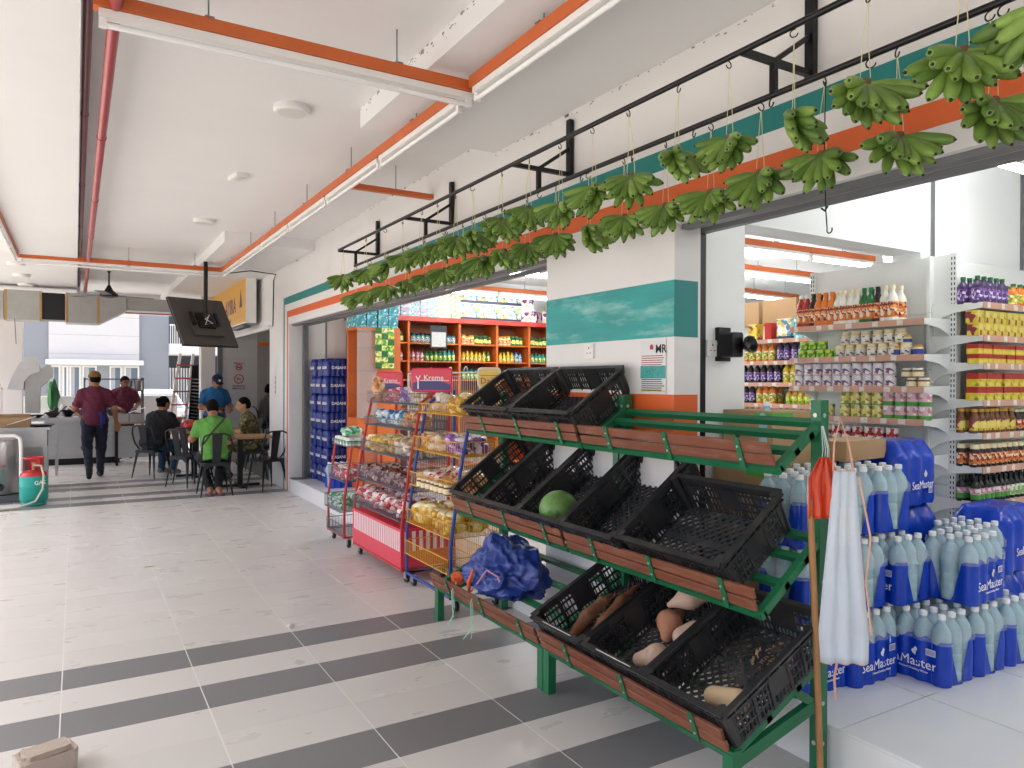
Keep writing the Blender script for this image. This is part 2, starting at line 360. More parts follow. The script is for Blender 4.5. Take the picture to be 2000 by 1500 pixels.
# ================================================================== CEILING SERVICES
m_orm = M('orange_tray_paint', 'c4622f', .45, var=.08, scale=5, dirt=.25, dcol='7d4a2c', dscale=5)
m_white = M('white_enamel', 'e6e5e2', .35, var=.03)
m_tubeoff = M('unlit_tube', 'e9eaea', .2, var=.01)
m_lamp = M('lit_tube', 'ffffff', .3, var=0, emit=19)
m_zinc = M('zinc', '8d9092', .4, metal=.8)
m_red = M('red_pipe_paint', '9d3a3c', .35, var=.1, scale=4, dirt=.2, dcol='6d4a48')
m_maroon = M('maroon_pipe_paint', '5c3034', .4, var=.1)
def light_run(label, p0, p1, group, lit=False, rods=3, z=3.11, side=0, ceil=3.35):
    """orange steel channel with fluorescent battens under it, hung on rods"""
    a = Vector((p0[0], p0[1], z)); b = Vector((p1[0], p1[1], z)); d = (b-a); Ln = d.length; d.normalize()
    t = thing('light_tray', label, 'light fitting', a, math.atan2(d.y, d.x), group)
    part('channel', G().box(0, -.032, .0, Ln, .032, .058), m_orm, t)
    n = max(1, round(Ln/1.25)); s_ = Ln/n
    for i in range(n):
        x0 = i*s_+.02; x1 = (i+1)*s_-.02
        bt = part('batten', G().box(x0, -.022, -.035, x1, .022, -.002).box(x0, -.012, -.075, x0+.03, .012, -.034).box(x1-.03, -.012, -.075, x1, .012, -.034), m_white, t)
        part('tube', G().tube([(x0+.03, 0, -.062), (x1-.03, 0, -.062)], .0135, 10), m_lamp if lit else m_tubeoff, bt, smooth=40)
    for i in range(rods):
        x = Ln*(i+.5)/rods
        part('hanger_rod', G().tube([(x, 0, .058), (x, 0, ceil-z)], .004, 6).box(x-.02, -.038, .058, x+.02, .038, .064), m_zinc, t)
    return t
gl = 'unlit light trays under the arcade ceiling'
light_run('unlit orange light tray running along the shop front', (1.80, 11.0), (1.80, 3.56), None, rods=6)
light_run('unlit orange light tray continuing along the arcade from the cross tray corner', (1.80, 3.42), (1.80, -.6), None, rods=3)
light_run('unlit orange cross tray meeting the shop front tray at its near corner', (.06, 3.49), (1.84, 3.49), None, rods=2)
light_run('unlit orange cross tray above the hanging television', (-.62, 11.1), (1.84, 11.06), None, rods=3)
light_run('unlit orange light tray over the kitchen side of the arcade', (-.64, 11.0), (-.64, 5.2), None, rods=4, ceil=3.15)
a = atZ(680, 362, 3.13); b = atZ(853, 388, 3.13)
t = thing('cable_channel', 'short bare orange cable channel reaching the shop wall', 'cable channel', (a.x, a.y, 3.11))
part('channel', G().box(0, -.028, .0, 2.6-a.x-.004, .028, .04), m_orm, t)
x = .55*(2.6-a.x); part('hanger_rod', G().tube([(x, 0, .04), (x, 0, .24)], .004, 6), m_zinc, t)
# pipes in the ceiling recess
def pipe(label, x, z, r, m, y0, y1, cl_):
    t = thing('pipe', label, 'pipe', (x, y0, z)); part('pipe_run', G().tube([(0, 0, 0), (0, y1-y0, 0)], r, 14), m, t, smooth=50)
    y = y0+.9
    while y < y1:
        part('clamp', G().tube([(0, y-y0-.015, 0), (0, y-y0+.015, 0)], r*1.14, 14).box(-.008, y-y0-.01, r, .008, y-y0+.01, cl_-z), m, t, smooth=50); y += 1.9
pipe('thick red sprinkler pipe running along the ceiling recess', .141, 3.13, .026, m_red, 2.6, 15.5, 3.35)
pipe('thin dark maroon pipe tucked against the ceiling edge', .046, 3.2, .02, m_maroon, 2.4, 15.5, 3.35)
pl = thing('pipe', 'red pipe crossing above the far street opening', 'pipe', (.4, 17.05, 2.98)); part('pipe_run', G().tube([(0, 0, 0), (2.1, 0, 0)], .04, 12), m_red, pl, smooth=50)
# round surface lamps and emergency light on the ceiling
m_diff = M('lamp_diffuser', 'd8d6d0', .4, var=.02)
for i, (u, v) in enumerate(((570, 212), (398, 431))):
    p = atZ(u, v, 3.34); t = thing('ceiling_lamp', ('round white ceiling lamp near the dropped ceiling panel', 'round white ceiling lamp farther along, past the small emergency light')[i], 'lamp', (p.x, p.y, 3.35))
    part('rim', G().lathe([(.112, 0), (.115, -.03), (.105, -.042), (.095, -.042)], 32), m_white, t, smooth=35)
    part('diffuser', G().lathe([(.095, -.036), (.09, -.044), (.03, -.046), (.001, -.046)], 32), m_diff, t, smooth=35)
p = atZ(465, 345, 3.34); t = thing('emergency_light', 'small white emergency light box fixed to the ceiling', 'light', (p.x, p.y, 3.35), .15)
part('housing', G().box(-.05, -.11, -.035, .05, .11, 0), m_white, t); part('lens', G().box(-.03, -.09, -.042, .03, .02, -.034), m_diff, t)
for i, (u, v) in enumerate(((32, 514), (42, 537), (50, 555), (61, 571))):
    p = atZ(u, v, 3.14); one('ceiling_lamp', 'flat round white lamp in a row under the low kitchen ceiling', 'lamp', G().lathe([(.11, .0), (.113, -.03), (.1, -.045), (.001, -.045)], 24), m_white, (p.x, p.y, 3.151), group='round lamps over the kitchen', smooth=35)
# ================================================================== BANANA RAILS
XU, ZU, XL, ZL = 2.18, 2.832, 2.355, 2.70
m_rail = M('rail_black_paint', '1b1b1d', .35, metal=.3, var=.2)
fr = thing('banana_rail', 'black steel double rail bracketed to the shop wall, hung with hooks', 'rail')
part('rail', G().tube([(XU, 6.93, ZU), (XU, .25, ZU)], .0125, 10), m_rail, fr, smooth=50)
part('rail', G().tube([(XL, 6.98, ZL), (XL, .25, ZL)], .0125, 10), m_rail, fr, smooth=50)
for y in (6.95, 5.28, 3.65, 1.95, .35):
    part('bracket', G().box(2.565, y-.02, ZU-.02, 2.595, y+.02, 3.16).box(XU, y-.011, ZU-.016, 2.566, y+.011, ZU+.009).box(XL-.012, y-.012, ZL, XL+.012, y+.012, ZU-.016).bar((XL, y, ZU), (2.57, y, ZU+.15), .02, .02), m_rail, fr)
def hook_mesh():
    pts = [(0, 0, .018)]+[(0, .016*math.sin(t), -.016+.016*math.cos(t)) for t in np.linspace(-.3, 4.6, 12)]
    return G().tube(pts, .0028, 6).mesh('hook', m_rail, 50)
hk = hook_mesh()
m_string = M('raffia_string', 'd9d3a4', .6)
m_ban = [M('banana_green_%d' % i, c, .42, var=.22, scale=14, dirt=.35, dcol='2d3a16', dscale=16, rnd=.15) for i, c in enumerate(('6c8a3c', '7a9846', '5f7e38'))]
m_stem = M('banana_stem_cut', '7d5c44', .7, var=.2); m_tip = M('banana_tip', '2c2416', .8)
def banana(L, r, bend):
    g = G(); n = 9; pts = []; rs = []
    for i in range(n):
        t = i/(n-1); a = bend*(t-.15); pts.append((0, L*t, -L*bend*(t*t*.6-t*.35))); rs.append(r*(.42 if t < .02 else .6 if t < .14 else min(1, .7+.9*t) if t < .45 else 1-1.5*max(0, t-.62)**1.6))
    rs[-1] = r*.42; rs[-2] = r*.8; g.tube(pts, rs, 7); e_ = Vector(pts[-1]); d = (Vector(pts[-1])-Vector(pts[-2])).normalized()
    g.tube([e_-d*.001, e_+d*.007], [r*.26, r*.14], 6, mi=1); return g
bmesh_ = [banana(.15, .0235, .28).mesh('banana', [m_ban[i % 3], m_tip], 60) for i in range(3)]+[banana(.158, .0225, .4).mesh('banana', [m_ban[i % 3], m_tip], 60) for i in range(3)]+[banana(.13, .023, .2).mesh('banana', [m_ban[1], m_tip], 60)]
crown = G().tube([(0, 0, .016), (0, .0, .006), (0, 0, -.02)], [.015, .02, .018], 9).mesh('crown', [m_stem], 40)
def hand(label, loc, rz, hookp, rng, n, sc=1, near=True):
    t = thing('banana_hand', label, 'bananas', loc, rz, 'green banana hands hung on the shop rails')
    t.scale = (sc,)*3
    obj('crown', crown, t, (0, 0, .035))
    for i in range(n):
        lay = i % 2; k = i//2; m_ = (n+1-lay)//2; f = (k+.5)/m_
        a = (f-.5)*2.9+rng.uniform(-.07, .07); l = (.22 if lay else .62)+rng.uniform(-.1, .1)   # spread in the fan, lean toward the face
        d = Vector((math.sin(a)*math.cos(l), -math.sin(l), -math.cos(a)*math.cos(l))); nrm = Vector((0, 1, .15))
        x_ = d.cross(nrm).normalized(); z_ = x_.cross(d)
        mt = Matrix((x_, d, z_)).transposed().to_4x4(); mt.translation = Vector((.012*math.sin(a), -.012+.022*lay, .035-.012*math.cos(a)))
        b = obj('banana', bmesh_[rng.randrange(len(bmesh_))], t); b.matrix_local = mt @ Matrix.Scale(rng.uniform(.92, 1.08), 4)
    # string and hook (in the hand's own frame, undoing scale and turn)
    inv = (Matrix.Translation(loc) @ Matrix.Rotation(rz, 4, 'Z') @ Matrix.Scale(sc, 4)).inverted()
    h = inv @ Vector(hookp); s = G()
    for dx in (-.018, .018): s.tube([(dx, 0, .06), (dx*.5, 0, .06+(h.z-.06)*.5), (h.x, h.y, h.z)], .0016, 4).tube([(dx, 0, .06), (dx*.6, .02, .03), (dx*.2, 0, .02)], .0016, 4)
    part('string', s, m_string, t)
    obj('hook', hk, t, (h.x, h.y, h.z+.018), (0, 0, rng.uniform(-.5, .5)))
rng = random.Random(5)
ORD = 'first second third fourth fifth sixth seventh eighth ninth tenth eleventh twelfth thirteenth fourteenth fifteenth sixteenth seventeenth eighteenth nineteenth twentieth'.split()
rowA = [(1880, 125), (1690, 185), (1550, 240), (1425, 285), (1322, 312), (1232, 360), (1160, 378), (1095, 410), (1032, 418), (978, 440), (925, 462), (890, 474), (856, 487), (822, 497), (787, 508), (752, 522), (714, 536), (670, 546)]
rowB = [(1940, 220), (1755, 285), (1605, 320), (1485, 355), (1388, 390), (1300, 415), (1220, 435), (1150, 455), (1085, 471), (1030, 488), (985, 500), (944, 513), (905, 524), (868, 535), (830, 546), (795, 556), (757, 567), (722, 576), (695, 583)]
looks = ('fanned wide open', 'bunched and tilted to one side', 'with upturned fruit at one end', 'compact with drooping fruit')
for rowi, (row, X_, Zr) in enumerate(((rowA, XU, ZU), (rowB, XL, ZL))):
    for i, (u, v) in enumerate(row):
        p = atX(u, v, X_); n = rng.choice((15, 17, 18)) if p.y < 4 else 15
        rz = rng.choice((-.55, -.3, -.9, -1.4, .15, -.6, .4))+rng.uniform(-.2, .2)
        k = 'outer' if rowi == 0 else 'inner'
        lb = '%s green banana hand from the restaurant end of the %s rail' % (ORD[len(row)-1-i], k)
        if i == 0: lb = 'largest green banana hand at the street end of the %s rail' % k
        if i == len(row)-1: lb = 'last green banana hand at the restaurant end of the %s rail' % k
        hand(lb, (p.x, p.y, p.z), rz, (X_, p.y+rng.uniform(-.02, .02), Zr-.03), rng, n, rng.uniform(.84, .98))
hand('green banana hand just coming into view on the outer rail end', (XU, atX(2040, 40, XU).y, atX(2040, 40, XU).z), 2.6, (XU, atX(2040, 40, XU).y, ZU-.03), rng, 16, .95)
# spare hooks and the long wire hook
for y in np.arange(.7, 6.8, .42): obj('hook', hk, fr, (XL, y, ZL-.012), (0, 0, rng.uniform(-.5, .5)))
t0 = atX(1612, 175, XL); b0 = atX(1622, 455, XL)
g = G().tube([(XL, t0.y, ZL-.03), (XL+.004, t0.y+.005, (ZL+b0.z)/2), (XL, t0.y-.004, b0.z+.09)], .0022, 6).tube([(XL, t0.y-.012, b0.z+.1), (XL, t0.y, b0.z+.085), (XL, t0.y+.014, b0.z+.097)], .004, 6)
g.tube([(XL, t0.y-.004, b0.z+.09), (XL, t0.y-.01, b0.z+.02)]+[(XL, t0.y-.02+.011*math.cos(q), b0.z+.012-.012*math.sin(q)) for q in np.linspace(.2, 3.6, 8)], .0026, 6)
one('wire_hook', 'long empty black wire hook hanging below the bananas', 'hook', g, m_rail, smooth=50)
# ================================================================== GREEN RACK (two units)
m_green = M('green_steel_paint', '1d6b45', .38, var=.12, scale=7, dirt=.3, dcol='2c4a3a', dscale=5)
m_slat = M('varnished_slat', '7a4630', .5, var=.3, scale=5, stretch=(6, 1, 6), bump=.15, bscale=40, dirt=.35, dcol='a98c78', dscale=7, rnd=.12)
m_bolt = M('bolt_zinc', 'c2c6c6', .35, metal=.7)
TI = {'low': ((2.05, .22), (2.54, .46)), 'mid': ((2.204, .705), (2.54, .95)), 'top': ((2.292, 1.242), (2.54, 1.411))}
YS = 3.10
def rack(label, y0, y1):
    t = thing('produce_rack', label, 'rack', (2.05, y0, 0)); O = Vector((2.05, y0, 0))
    def q(x, y, z): return Vector((x, y, z))-O
    for y in (y0+.025, y1-.025):
        part('post', G().box(2.52-O.x, y-y0-.022, 0, 2.57-O.x, y-y0+.022, 1.5), m_green, t)
        g = G()
        for z in (.12, .3, .55, .75, 1.03, 1.2, 1.4): g.lathe([(.009, 0), (.009, .004)], 8)
        b = G()
        for z in (.14, .30, .62, .78, 1.06, 1.22, 1.44): b.tube([(2.519-O.x, y-y0, z), (2.515-O.x, y-y0, z)], .009, 8); b.tube([(2.54-O.x, y-y0-.0215, z), (2.54-O.x, y-y0-.026, z)], .009, 8)
        part('bolts', b, m_bolt, t)
        part('leg', G().box(2.035-O.x, y-y0-.025, 0, 2.08-O.x, y-y0+.025, .235), m_green, t)
        part('foot_beam', G().bar(q(2.06, y, .18), q(2.54, y, .30), .028, .05), m_green, t)
        part('brace', G().bar(q(2.40, y, .37), q(2.54, y, .28), .024, .034), m_green, t)
    for nm, ((xa, za), (xb, zb)) in TI.items():
        for y in (y0+.02, y1-.02): part('side_bar', G().bar(q(xa, y, za), q(xb, y, zb), .03, .032), m_green, t)
        d = Vector((xb-xa, 0, zb-za)); nrm = Vector((-d.z, 0, d.x)).normalized()
        for f, nme in ((0, 'front_rail'), (.38, 'cross_rail'), (.72, 'cross_rail'), (1, 'rear_rail')):
            c = Vector((xa, 0, za))+d*f
            part(nme, G().bar(q(c.x, y0+.005, c.z-.004), q(c.x, y1-.005, c.z-.004), .03, .026, upv=nrm), m_green, t)
        # lip of two slats leaning outward, on flat green straps
        lip = Vector((-.36, 0, .93)); o2 = Vector((xa-.016, 0, za))
        for k in (0, 1):
            c = o2+lip*(.035+.052*k); j = rng.uniform(-.003, .003)
            s = part('slat', G().bar(q(c.x, y0+.012+rng.uniform(0, .01), c.z+j), q(c.x, y1-.012, c.z-j), .044, .015, upv=(-.93, 0, -.36)), m_slat, t)
            s.modifiers.new('b', 'BEVEL').width = .002
        n = 3
        for i in range(n):
            y = y0+(y1-y0)*(i+.25+.0*i)/n+.06; c0 = o2+lip*(-.012)+Vector((-.0125, 0, 0)); c1 = o2+lip*.118+Vector((-.0125, 0, 0))
            sp = part('strap', G().bar(q(c0.x, y, c0.z), q(c1.x, y, c1.z), .026, .004, upv=(-.93, 0, -.36)), m_green, t)
            bb = G()
            for k in (.3, .72): c = c0.lerp(c1, k); bb.tube([q(c.x-.002, y, c.z), q(c.x-.006, y, c.z-.001)], .005, 7)
            part('screws', bb, m_bolt, sp)
    return t
rack('green steel tiered rack unit with slatted lips, the half nearer the broom handle', 1.85, YS-.003)
rack('green steel tiered rack unit with slatted lips, the half holding the blue tarpaulin', YS+.003, 4.40)
# ---- crates
m_crate = M('black_crate_plastic', '27282a', .36, var=.2, scale=9, dirt=.35, dcol='5d5850', dscale=4)
def crate_mesh(L=.575, W=.385, Hh=.185):
    g = G(); t = .006; fl_ = .018                      # walls flare outward a little
    def wall(a, b, n, groups):
        """wall from bottom corner a to b; n = outward unit; slots grouped"""
        a = Vector(a); b = Vector(b); d = (b-a); Ln = d.length; d.normalize(); n = Vector(n)
        def P(s, z, o=0): return a+d*(s*(1+2*fl_*.0))+n*(z/Hh*fl_+o)+Vector((0, 0, z))
        def slab(s0, s1, z0, z1, o=0, th=t):
            vs = [P(s0, z0, o), P(s1, z0, o), P(s1, z1, o), P(s0, z1, o), P(s0, z0, o-th), P(s1, z0, o-th), P(s1, z1, o-th), P(s0, z1, o-th)]
            g.add(vs, [(0, 1, 2, 3), (7, 6, 5, 4), (1, 0, 4, 5), (2, 1, 5, 6), (3, 2, 6, 7), (0, 3, 7, 4)])
        rows = [(.016, .046), (.056, .086), (.096, .126), (.136, .150)]
        zs = [0]+[z for r in rows for z in r]+[Hh-.012]
        for k in range(0, len(zs), 2): slab(0, Ln, zs[k], zs[k+1])
        m = len(groups); 
        for gi, (s0, s1, solid) in enumerate(groups):
            for (z0, z1) in rows:
                if solid and z0 > .05: slab(s0*Ln, s1*Ln, z0, z1); continue
                nb = max(2, int((s1-s0)*Ln/.018)); st = (s1-s0)*Ln/nb
                for i in range(nb): slab(s0*Ln+i*st, s0*Ln+i*st+.0055, z0, z1)
            slab(s1*Ln-.008, s1*Ln+.004, 0, Hh-.012, .003, .012)          # rib
        slab(-.002, .03, 0, Hh-.012); slab(Ln-.03, Ln+.002, 0, Hh-.012)
        slab(-.01, Ln+.01, Hh-.034, Hh-.028, .014, .02); slab(-.015, Ln+.015, Hh-.012, Hh, .018, .026)      # rim
        for gi in range(9): s_ = Ln*(gi+.5)/9; slab(s_-.003, s_+.003, Hh-.034, Hh-.006, .014, .014)
    hl, hw = L/2, W/2
    gl_ = [(.06, .24, 0), (.25, .40, 0), (.41, .59, 1), (.60, .75, 0), (.76, .94, 0)]
    gs_ = [(.08, .34, 0), (.35, .65, 1), (.66, .92, 0)]
    wall((-hl, -hw, 0), (hl, -hw, 0), (0, -1, 0), gl_); wall((hl, hw, 0), (-hl, hw, 0), (0, 1, 0), gl_)
    wall((hl, -hw, 0), (hl, hw, 0), (1, 0, 0), gs_); wall((-hl, hw, 0), (-hl, -hw, 0), (-1, 0, 0), gs_)
    for sx in (-1, 1):
        for sy in (-1, 1):
            g.tube([(sx*(hl-.012), sy*(hw-.012), .0), (sx*(hl+.002), sy*(hw+.002), Hh+.002)], [.017, .02], 8)
    # diamond lattice floor
    st = .031; g2 = G()
    for s in (-1, 1):
        k = -(L+W)
        while k < L+W:
            pts = []
            x_lo = max(-hl, -hw*1.0*s if False else -hl)
            # line  y = s*(x) + k
            xs = sorted([x for x in (-hl, hl)]+[(yy-k)/s for yy in (-hw, hw)])
            seg = [x for x in xs if -hl-1e-6 <= x <= hl+1e-6 and -hw-1e-6 <= s*x+k <= hw+1e-6]
            if len(seg) >= 2 and seg[-1]-seg[0] > .01: g2.bar((seg[0], s*seg[0]+k, .006+.001*s), (seg[-1], s*seg[-1]+k, .006+.001*s), .0125, .007)
            k += st*1.414
    g2.box(-hl+.005, -.02, .001, hl-.005, .02, .0095)
    return g.mesh('crate', m_crate), g2.mesh('crate_floor', m_cfl)
m_cfl = M('dusty_crate_floor', '34353a', .55, var=.25, scale=12, dirt=.6, dcol='6d675c', dscale=6)
crm, crf = crate_mesh()
m_tag = M('paper_tag', 'dedbd2', .7, dirt=.5, dcol='4d4a46', dscale=40)
def crate(label, tier, yc, along, s0, tagm=False):
    (xa, za), (xb, zb) = TI[tier]; d = Vector((xb-xa, 0, zb-za)).normalized(); nrm = Vector((-d.z, 0, d.x))
    W_ = .385 if along else .575; c = Vector((xa, yc, za))+d*(s0+W_/2+.01)+nrm*.0145
    ux = Vector((0, 1, 0)) if along else d; uy = nrm.cross(ux)
    m = Matrix((ux, uy, nrm)).transposed().to_4x4(); m.translation = c
    t = tag(D.objects.new('produce_crate', None), label, 'crate'); COL.objects.link(t); t.matrix_world = m
    obj('shell', crm, t); obj('floor_grid', crf, t)
    if tagm: 
        ly = -.2125 if along else 0
        part('paper_tag', G().box(-.03, -.2155, .10, .03, -.2135, .135) if along else G().box(-.312, -.13, .172, -.3095, .10, .188), m_tag, t)
    return t, m
crate('empty black crate on the top tier, at the end over the bread trolleys', 'top', 4.03, True, .02)
crate('empty black crate with a white tag on the top tier, beside the bare shelf bars', 'top', 3.40, True, .02, True)
crate('empty black crate on the middle tier, end one next to the bread trolleys', 'mid', 4.07, False, .01)
crate('empty black crate on the middle tier, between the end crate and the watermelon crate', 'mid', 3.655, False, .01)
_, MW = crate('black crate on the middle tier with a watermelon in it', 'mid', 3.24, False, .01)
crate('empty black crate on the middle tier, between the watermelon crate and the sideways crate', 'mid', 2.82, False, .01)
crate('empty black crate lying sideways on the middle tier, broad side to the aisle', 'mid', 2.29, True, .03)
_, MA = crate('black crate on the bottom tier with cassava roots in it', 'low', 2.885, False, .01, True)
_, MBm = crate('black crate on the bottom tier with several sweet potatoes in it', 'low', 2.46, False, .01, True)
_, MC = crate('black crate on the bottom tier with one tuber and dry scraps in it', 'low', 2.045, False, .01)
# ---- produce
m_melon = M('watermelon_rind', '6b9452', .4, var=.3, scale=14, stretch=(.35, 1, 1), dirt=.95, dcol='2a5229', dscale=24)
def lump(name, label, cat, pts, rads, m, mat, vox=.006, k=.02, group=None):
    pr = [('c', tuple(pts[i]), tuple(pts[i+1]), rads[i], rads[i+1]) for i in range(len(pts)-1)]
    o = tag(obj(name, sdf_mesh(name, pr, vox, k, m)), label, cat, group); o.matrix_world = mat; return o
mw = Matrix.Translation(MW @ Vector((-.17, .03, .105)))
g = G().ball((0, 0, 0), (.125, .10, .098), 28, 18); one('watermelon', 'striped green watermelon lying in a black crate', 'watermelon', g, m_melon, mw.translation, .5, smooth=60)
m_cas = M('cassava_bark', '7d5238', .75, var=.35, scale=18, bump=.5, bscale=50, dirt=.5, dcol='a88a70', dscale=14)
m_pot = M('sweet_potato_skin', 'b0795c', .7, var=.25, scale=14, bump=.3, bscale=45, dirt=.4, dcol='d3b9a6', dscale=12)
m_potp = M('pale_tuber_skin', 'c3a692', .75, var=.2, scale=14, bump=.3, bscale=45, dirt=.4, dcol='8b6a55', dscale=12)
lump('cassava_root', 'thick brown cassava root lying along the crate wall', 'cassava', [(-.22, .06, .045), (-.08, .10, .05), (.05, .12, .045), (.12, .13, .04)], [.022, .034, .03, .01], m_cas, MA)
lump('cassava_root', 'long brown cassava root pointing up the crate beside the thick one', 'cassava', [(-.20, -.05, .04), (-.05, -.02, .045), (.10, .03, .04), (.25, .06, .03)], [.022, .033, .028, .012], m_cas, MA)
lump('cassava_root', 'thin broken cassava end at the back of its crate', 'cassava', [(.14, -.09, .03), (.24, -.11, .05), (.27, -.12, .08)], [.018, .012, .006], m_cas, MA)
lump('sweet_potato', 'orange brown sweet potato in the pile of tubers', 'sweet potato', [(.0, .02, .055), (.07, .06, .07), (.15, .07, .06)], [.026, .056, .022], m_pot, MBm)
lump('sweet_potato', 'pale pointed tuber on top of the pile', 'sweet potato', [(.10, .05, .15), (.18, .0, .15), (.25, -.03, .13)], [.014, .052, .034], m_potp, MBm)
lump('sweet_potato', 'round pale tuber in front of the pointed one', 'sweet potato', [(.03, -.06, .06), (.09, -.08, .065)], [.047, .04], m_potp, MBm)
lump('sweet_potato', 'small pale tuber wedged at the crate wall', 'sweet potato', [(.08, -.145, .05), (.16, -.14, .07), (.21, -.14, .11)], [.03, .035, .008], m_potp, MBm)
lump('sweet_potato', 'slim pale tuber lying flat under the pile', 'sweet potato', [(-.02, -.13, .03), (.07, -.15, .035)], [.018, .022], m_potp, MBm)
lump('sweet_potato', 'brown wrinkled tuber alone in the low corner of the tuber crate', 'sweet potato', [(-.17, .02, .055), (-.13, -.06, .07), (-.12, -.11, .06)], [.034, .055, .03], m_potp, MBm)
lump('sweet_potato', 'small tuber half hidden under the wrinkled one', 'sweet potato', [(-.19, -.06, .03), (-.17, -.13, .03)], [.027, .022], m_potp, MBm)
lump('sweet_potato', 'single beige tuber in the corner of the emptiest bottom crate', 'sweet potato', [(-.17, .0, .055), (-.14, -.10, .055)], [.04, .045], M('beige_tuber', 'c9b08c', .8, var=.2, bump=.3), MC)
g = G(); rs_ = random.Random(3); msc = M('dry_scraps', 'a98f6c', .9, var=.4)
for _ in range(70):
    cx, cy = (rs_.gauss(.14, .045), rs_.gauss(-.04, .04)) if rs_.random() < .75 else (rs_.uniform(-.2, .2), rs_.uniform(-.15, .15))
    a = rs_.uniform(0, 6.28); l = rs_.uniform(.005, .02); p = MC @ Vector((cx, cy, .016+rs_.uniform(0, .012))); q_ = MC @ Vector((cx+l*math.cos(a), cy+l*math.sin(a), .016+rs_.uniform(0, .02))); g.bar(p, q_, rs_.uniform(.003, .012), .0015)
tag(obj('plant_scraps', g.mesh('plant_scraps', msc)), 'dry plant scraps scattered in the bottom crate', 'scraps', kind='stuff')
g = G()
for _ in range(60):
    p = MA @ Vector((rs_.uniform(-.1, .25), rs_.uniform(-.05, .12), .02)); q_ = MA @ Vector((rs_.uniform(-.1, .25), rs_.uniform(-.05, .12), rs_.uniform(.02, .06)))
    if (p-q_).length < .16: g.tube([p, q_], .0013, 4)
tag(obj('root_hairs', g.mesh('root_hairs', msc)), kind='stuff')
# ---- crumpled blue tarpaulin bundle
m_tarp = M('blue_tarpaulin', '243c86', .3, var=.22, scale=7, bump=.35, bscale=28, dirt=.35, dcol='7186c4', dscale=9)
def tarp():
    from mathutils import noise as N
    g = G(); nu, nv = 120, 80; C0 = Vector((0, 0, 0))
    vs = []
    for j in range(nv+1):
        th = math.pi*j/nv
        for i in range(nu):
            a = 2*math.pi*i/nu; d = Vector((math.sin(th)*math.cos(a), math.sin(th)*math.sin(a), math.cos(th)))
            r1 = 1.08-abs(N.noise(d*1.25+Vector((3.1, 0, 1))))*.55                      # big folds
            n2 = N.noise(d*4.1+Vector((9, 2, 5))); r2 = -abs(N.noise(d*2.9+Vector((1, 7, 5))))*.26-abs(n2)*.06; r3 = -abs(N.noise(d*8))*.03
            r = 1.08+.30*N.noise(d*1.3+Vector((5, 1, 2)))-.34*abs(N.noise(d*2.1+Vector((1, 7, 5))))-.16*abs(N.noise(d*4.3))-.06*abs(N.noise(d*9))
            top = max(0, d.z)
            vs.append(Vector((d.x*.165*r, d.y*.225*r*(1-.22*top), d.z*.215*r*(1 if d.z > 0 else .5))))
    g.v = [tuple(v_) for v_ in vs]; g.f = [(j*nu+i, j*nu+(i+1) % nu, (j+1)*nu+(i+1) % nu, (j+1)*nu+i) for j in range(nv) for i in range(nu)]; g.f = [f[::-1] for f in g.f]; g.m = [0]*len(g.f)
    return g
tb = thing('tarpaulin', 'crumpled blue tarpaulin bundle on the bottom rack tier', 'tarpaulin', (2.24, 3.83, .385), .2); tb.scale = (1.22, 1.36, 1.12)
part('sheet', tarp(), m_tarp, tb, smooth=75)
part('cord', G().tube([(-.13, .1, -.08), (-.15, .02, .0), (-.15, -.03, .07), (-.14, -.09, .05), (-.13, -.13, -.03)], .004, 6), M('pink_cord', 'd99a9c', .6), tb, smooth=50)
part('strap', G().tube([(-.14, .10, -.09), (-.155, .085, -.02), (-.14, .07, .05)], [.006, .011, .006], 6), M('orange_plastic', 'e0602c', .4), tb, smooth=50)
one('plastic_net', 'crumpled orange net bag beside the blue tarpaulin', 'bag', G().ball((0, 0, 0), (.05, .06, .035), 14, 9).jitter(.008), MATS['orange_plastic'], (2.12, 4.22, .30))
m_str2 = M('mint_string', 'a8dcc6', .5)
for yy, lb, dd in ((4.05, 'mint plastic string trailing off the rack end', .14), (3.80, 'doubled mint string dangling under the tarpaulin', .1)):
    one('string', lb, 'string', G().tube([(0, 0, 0), (-.03, .0, -.05), (-.035, -.01, -.12), (-.03, -.02, -.20), (-.07, .02, -.27)], [.003, .004, .003, .004, .002], 5).tube([(0, .01, 0), (-.02, .0, -.07), (-.03, -.03, -.15), (-.03-dd*.4, -.08, -.24)], .002, 5), m_str2, (2.02, yy, .33), smooth=50)
# ================================================================== SHOP INTERIOR
def lit(label, u0, v0, u1, v1, grp='lit light trays in the shop', z=2.90):
    a = atZ(u0, v0, z-.062); b = atZ(u1, v1, z-.062); light_run(label, a, b, grp, True, 2, z, ceil=3.2)
lit('lit fluorescent tray nearest behind the partition opening', 1440, 488, 1705, 522)
lit('short lit fluorescent tray at the end of the row by the partition', 1722, 511, 1772, 504)
lit('second lit fluorescent tray behind the partition opening', 1440, 535, 1592, 552)
lit('third, farthest lit fluorescent tray behind the partition opening', 1440, 577, 1562, 591)
lit('lit fluorescent tray over the side with the tall gondola shelves', 1880, 300, 2060, 352)
lit('lit fluorescent tray above the medicine shelf boxes', 860, 569, 1075, 585)
lit('upper lit fluorescent tray seen above the medicine shelf', 975, 532, 1075, 542)
for lb, a, b in (('added lit fluorescent tray out of view over the shop aisle behind the pier', (3.6, 5.2), (6.1, 5.2)), ('added lit fluorescent tray out of view over the middle of the shop', (3.6, 7.4), (7.3, 7.4)), ('added lit fluorescent tray out of view along the water pack side', (3.3, .2), (5.8, .2)), ('added lit fluorescent tray out of view deep in the wide lot', (6.5, -1.5), (10.2, -1.5))):  # extra trays added out of view to brighten the shop interior
    light_run(lb, a, b, 'lit light trays in the shop', True, 2, 2.92, ceil=3.2)
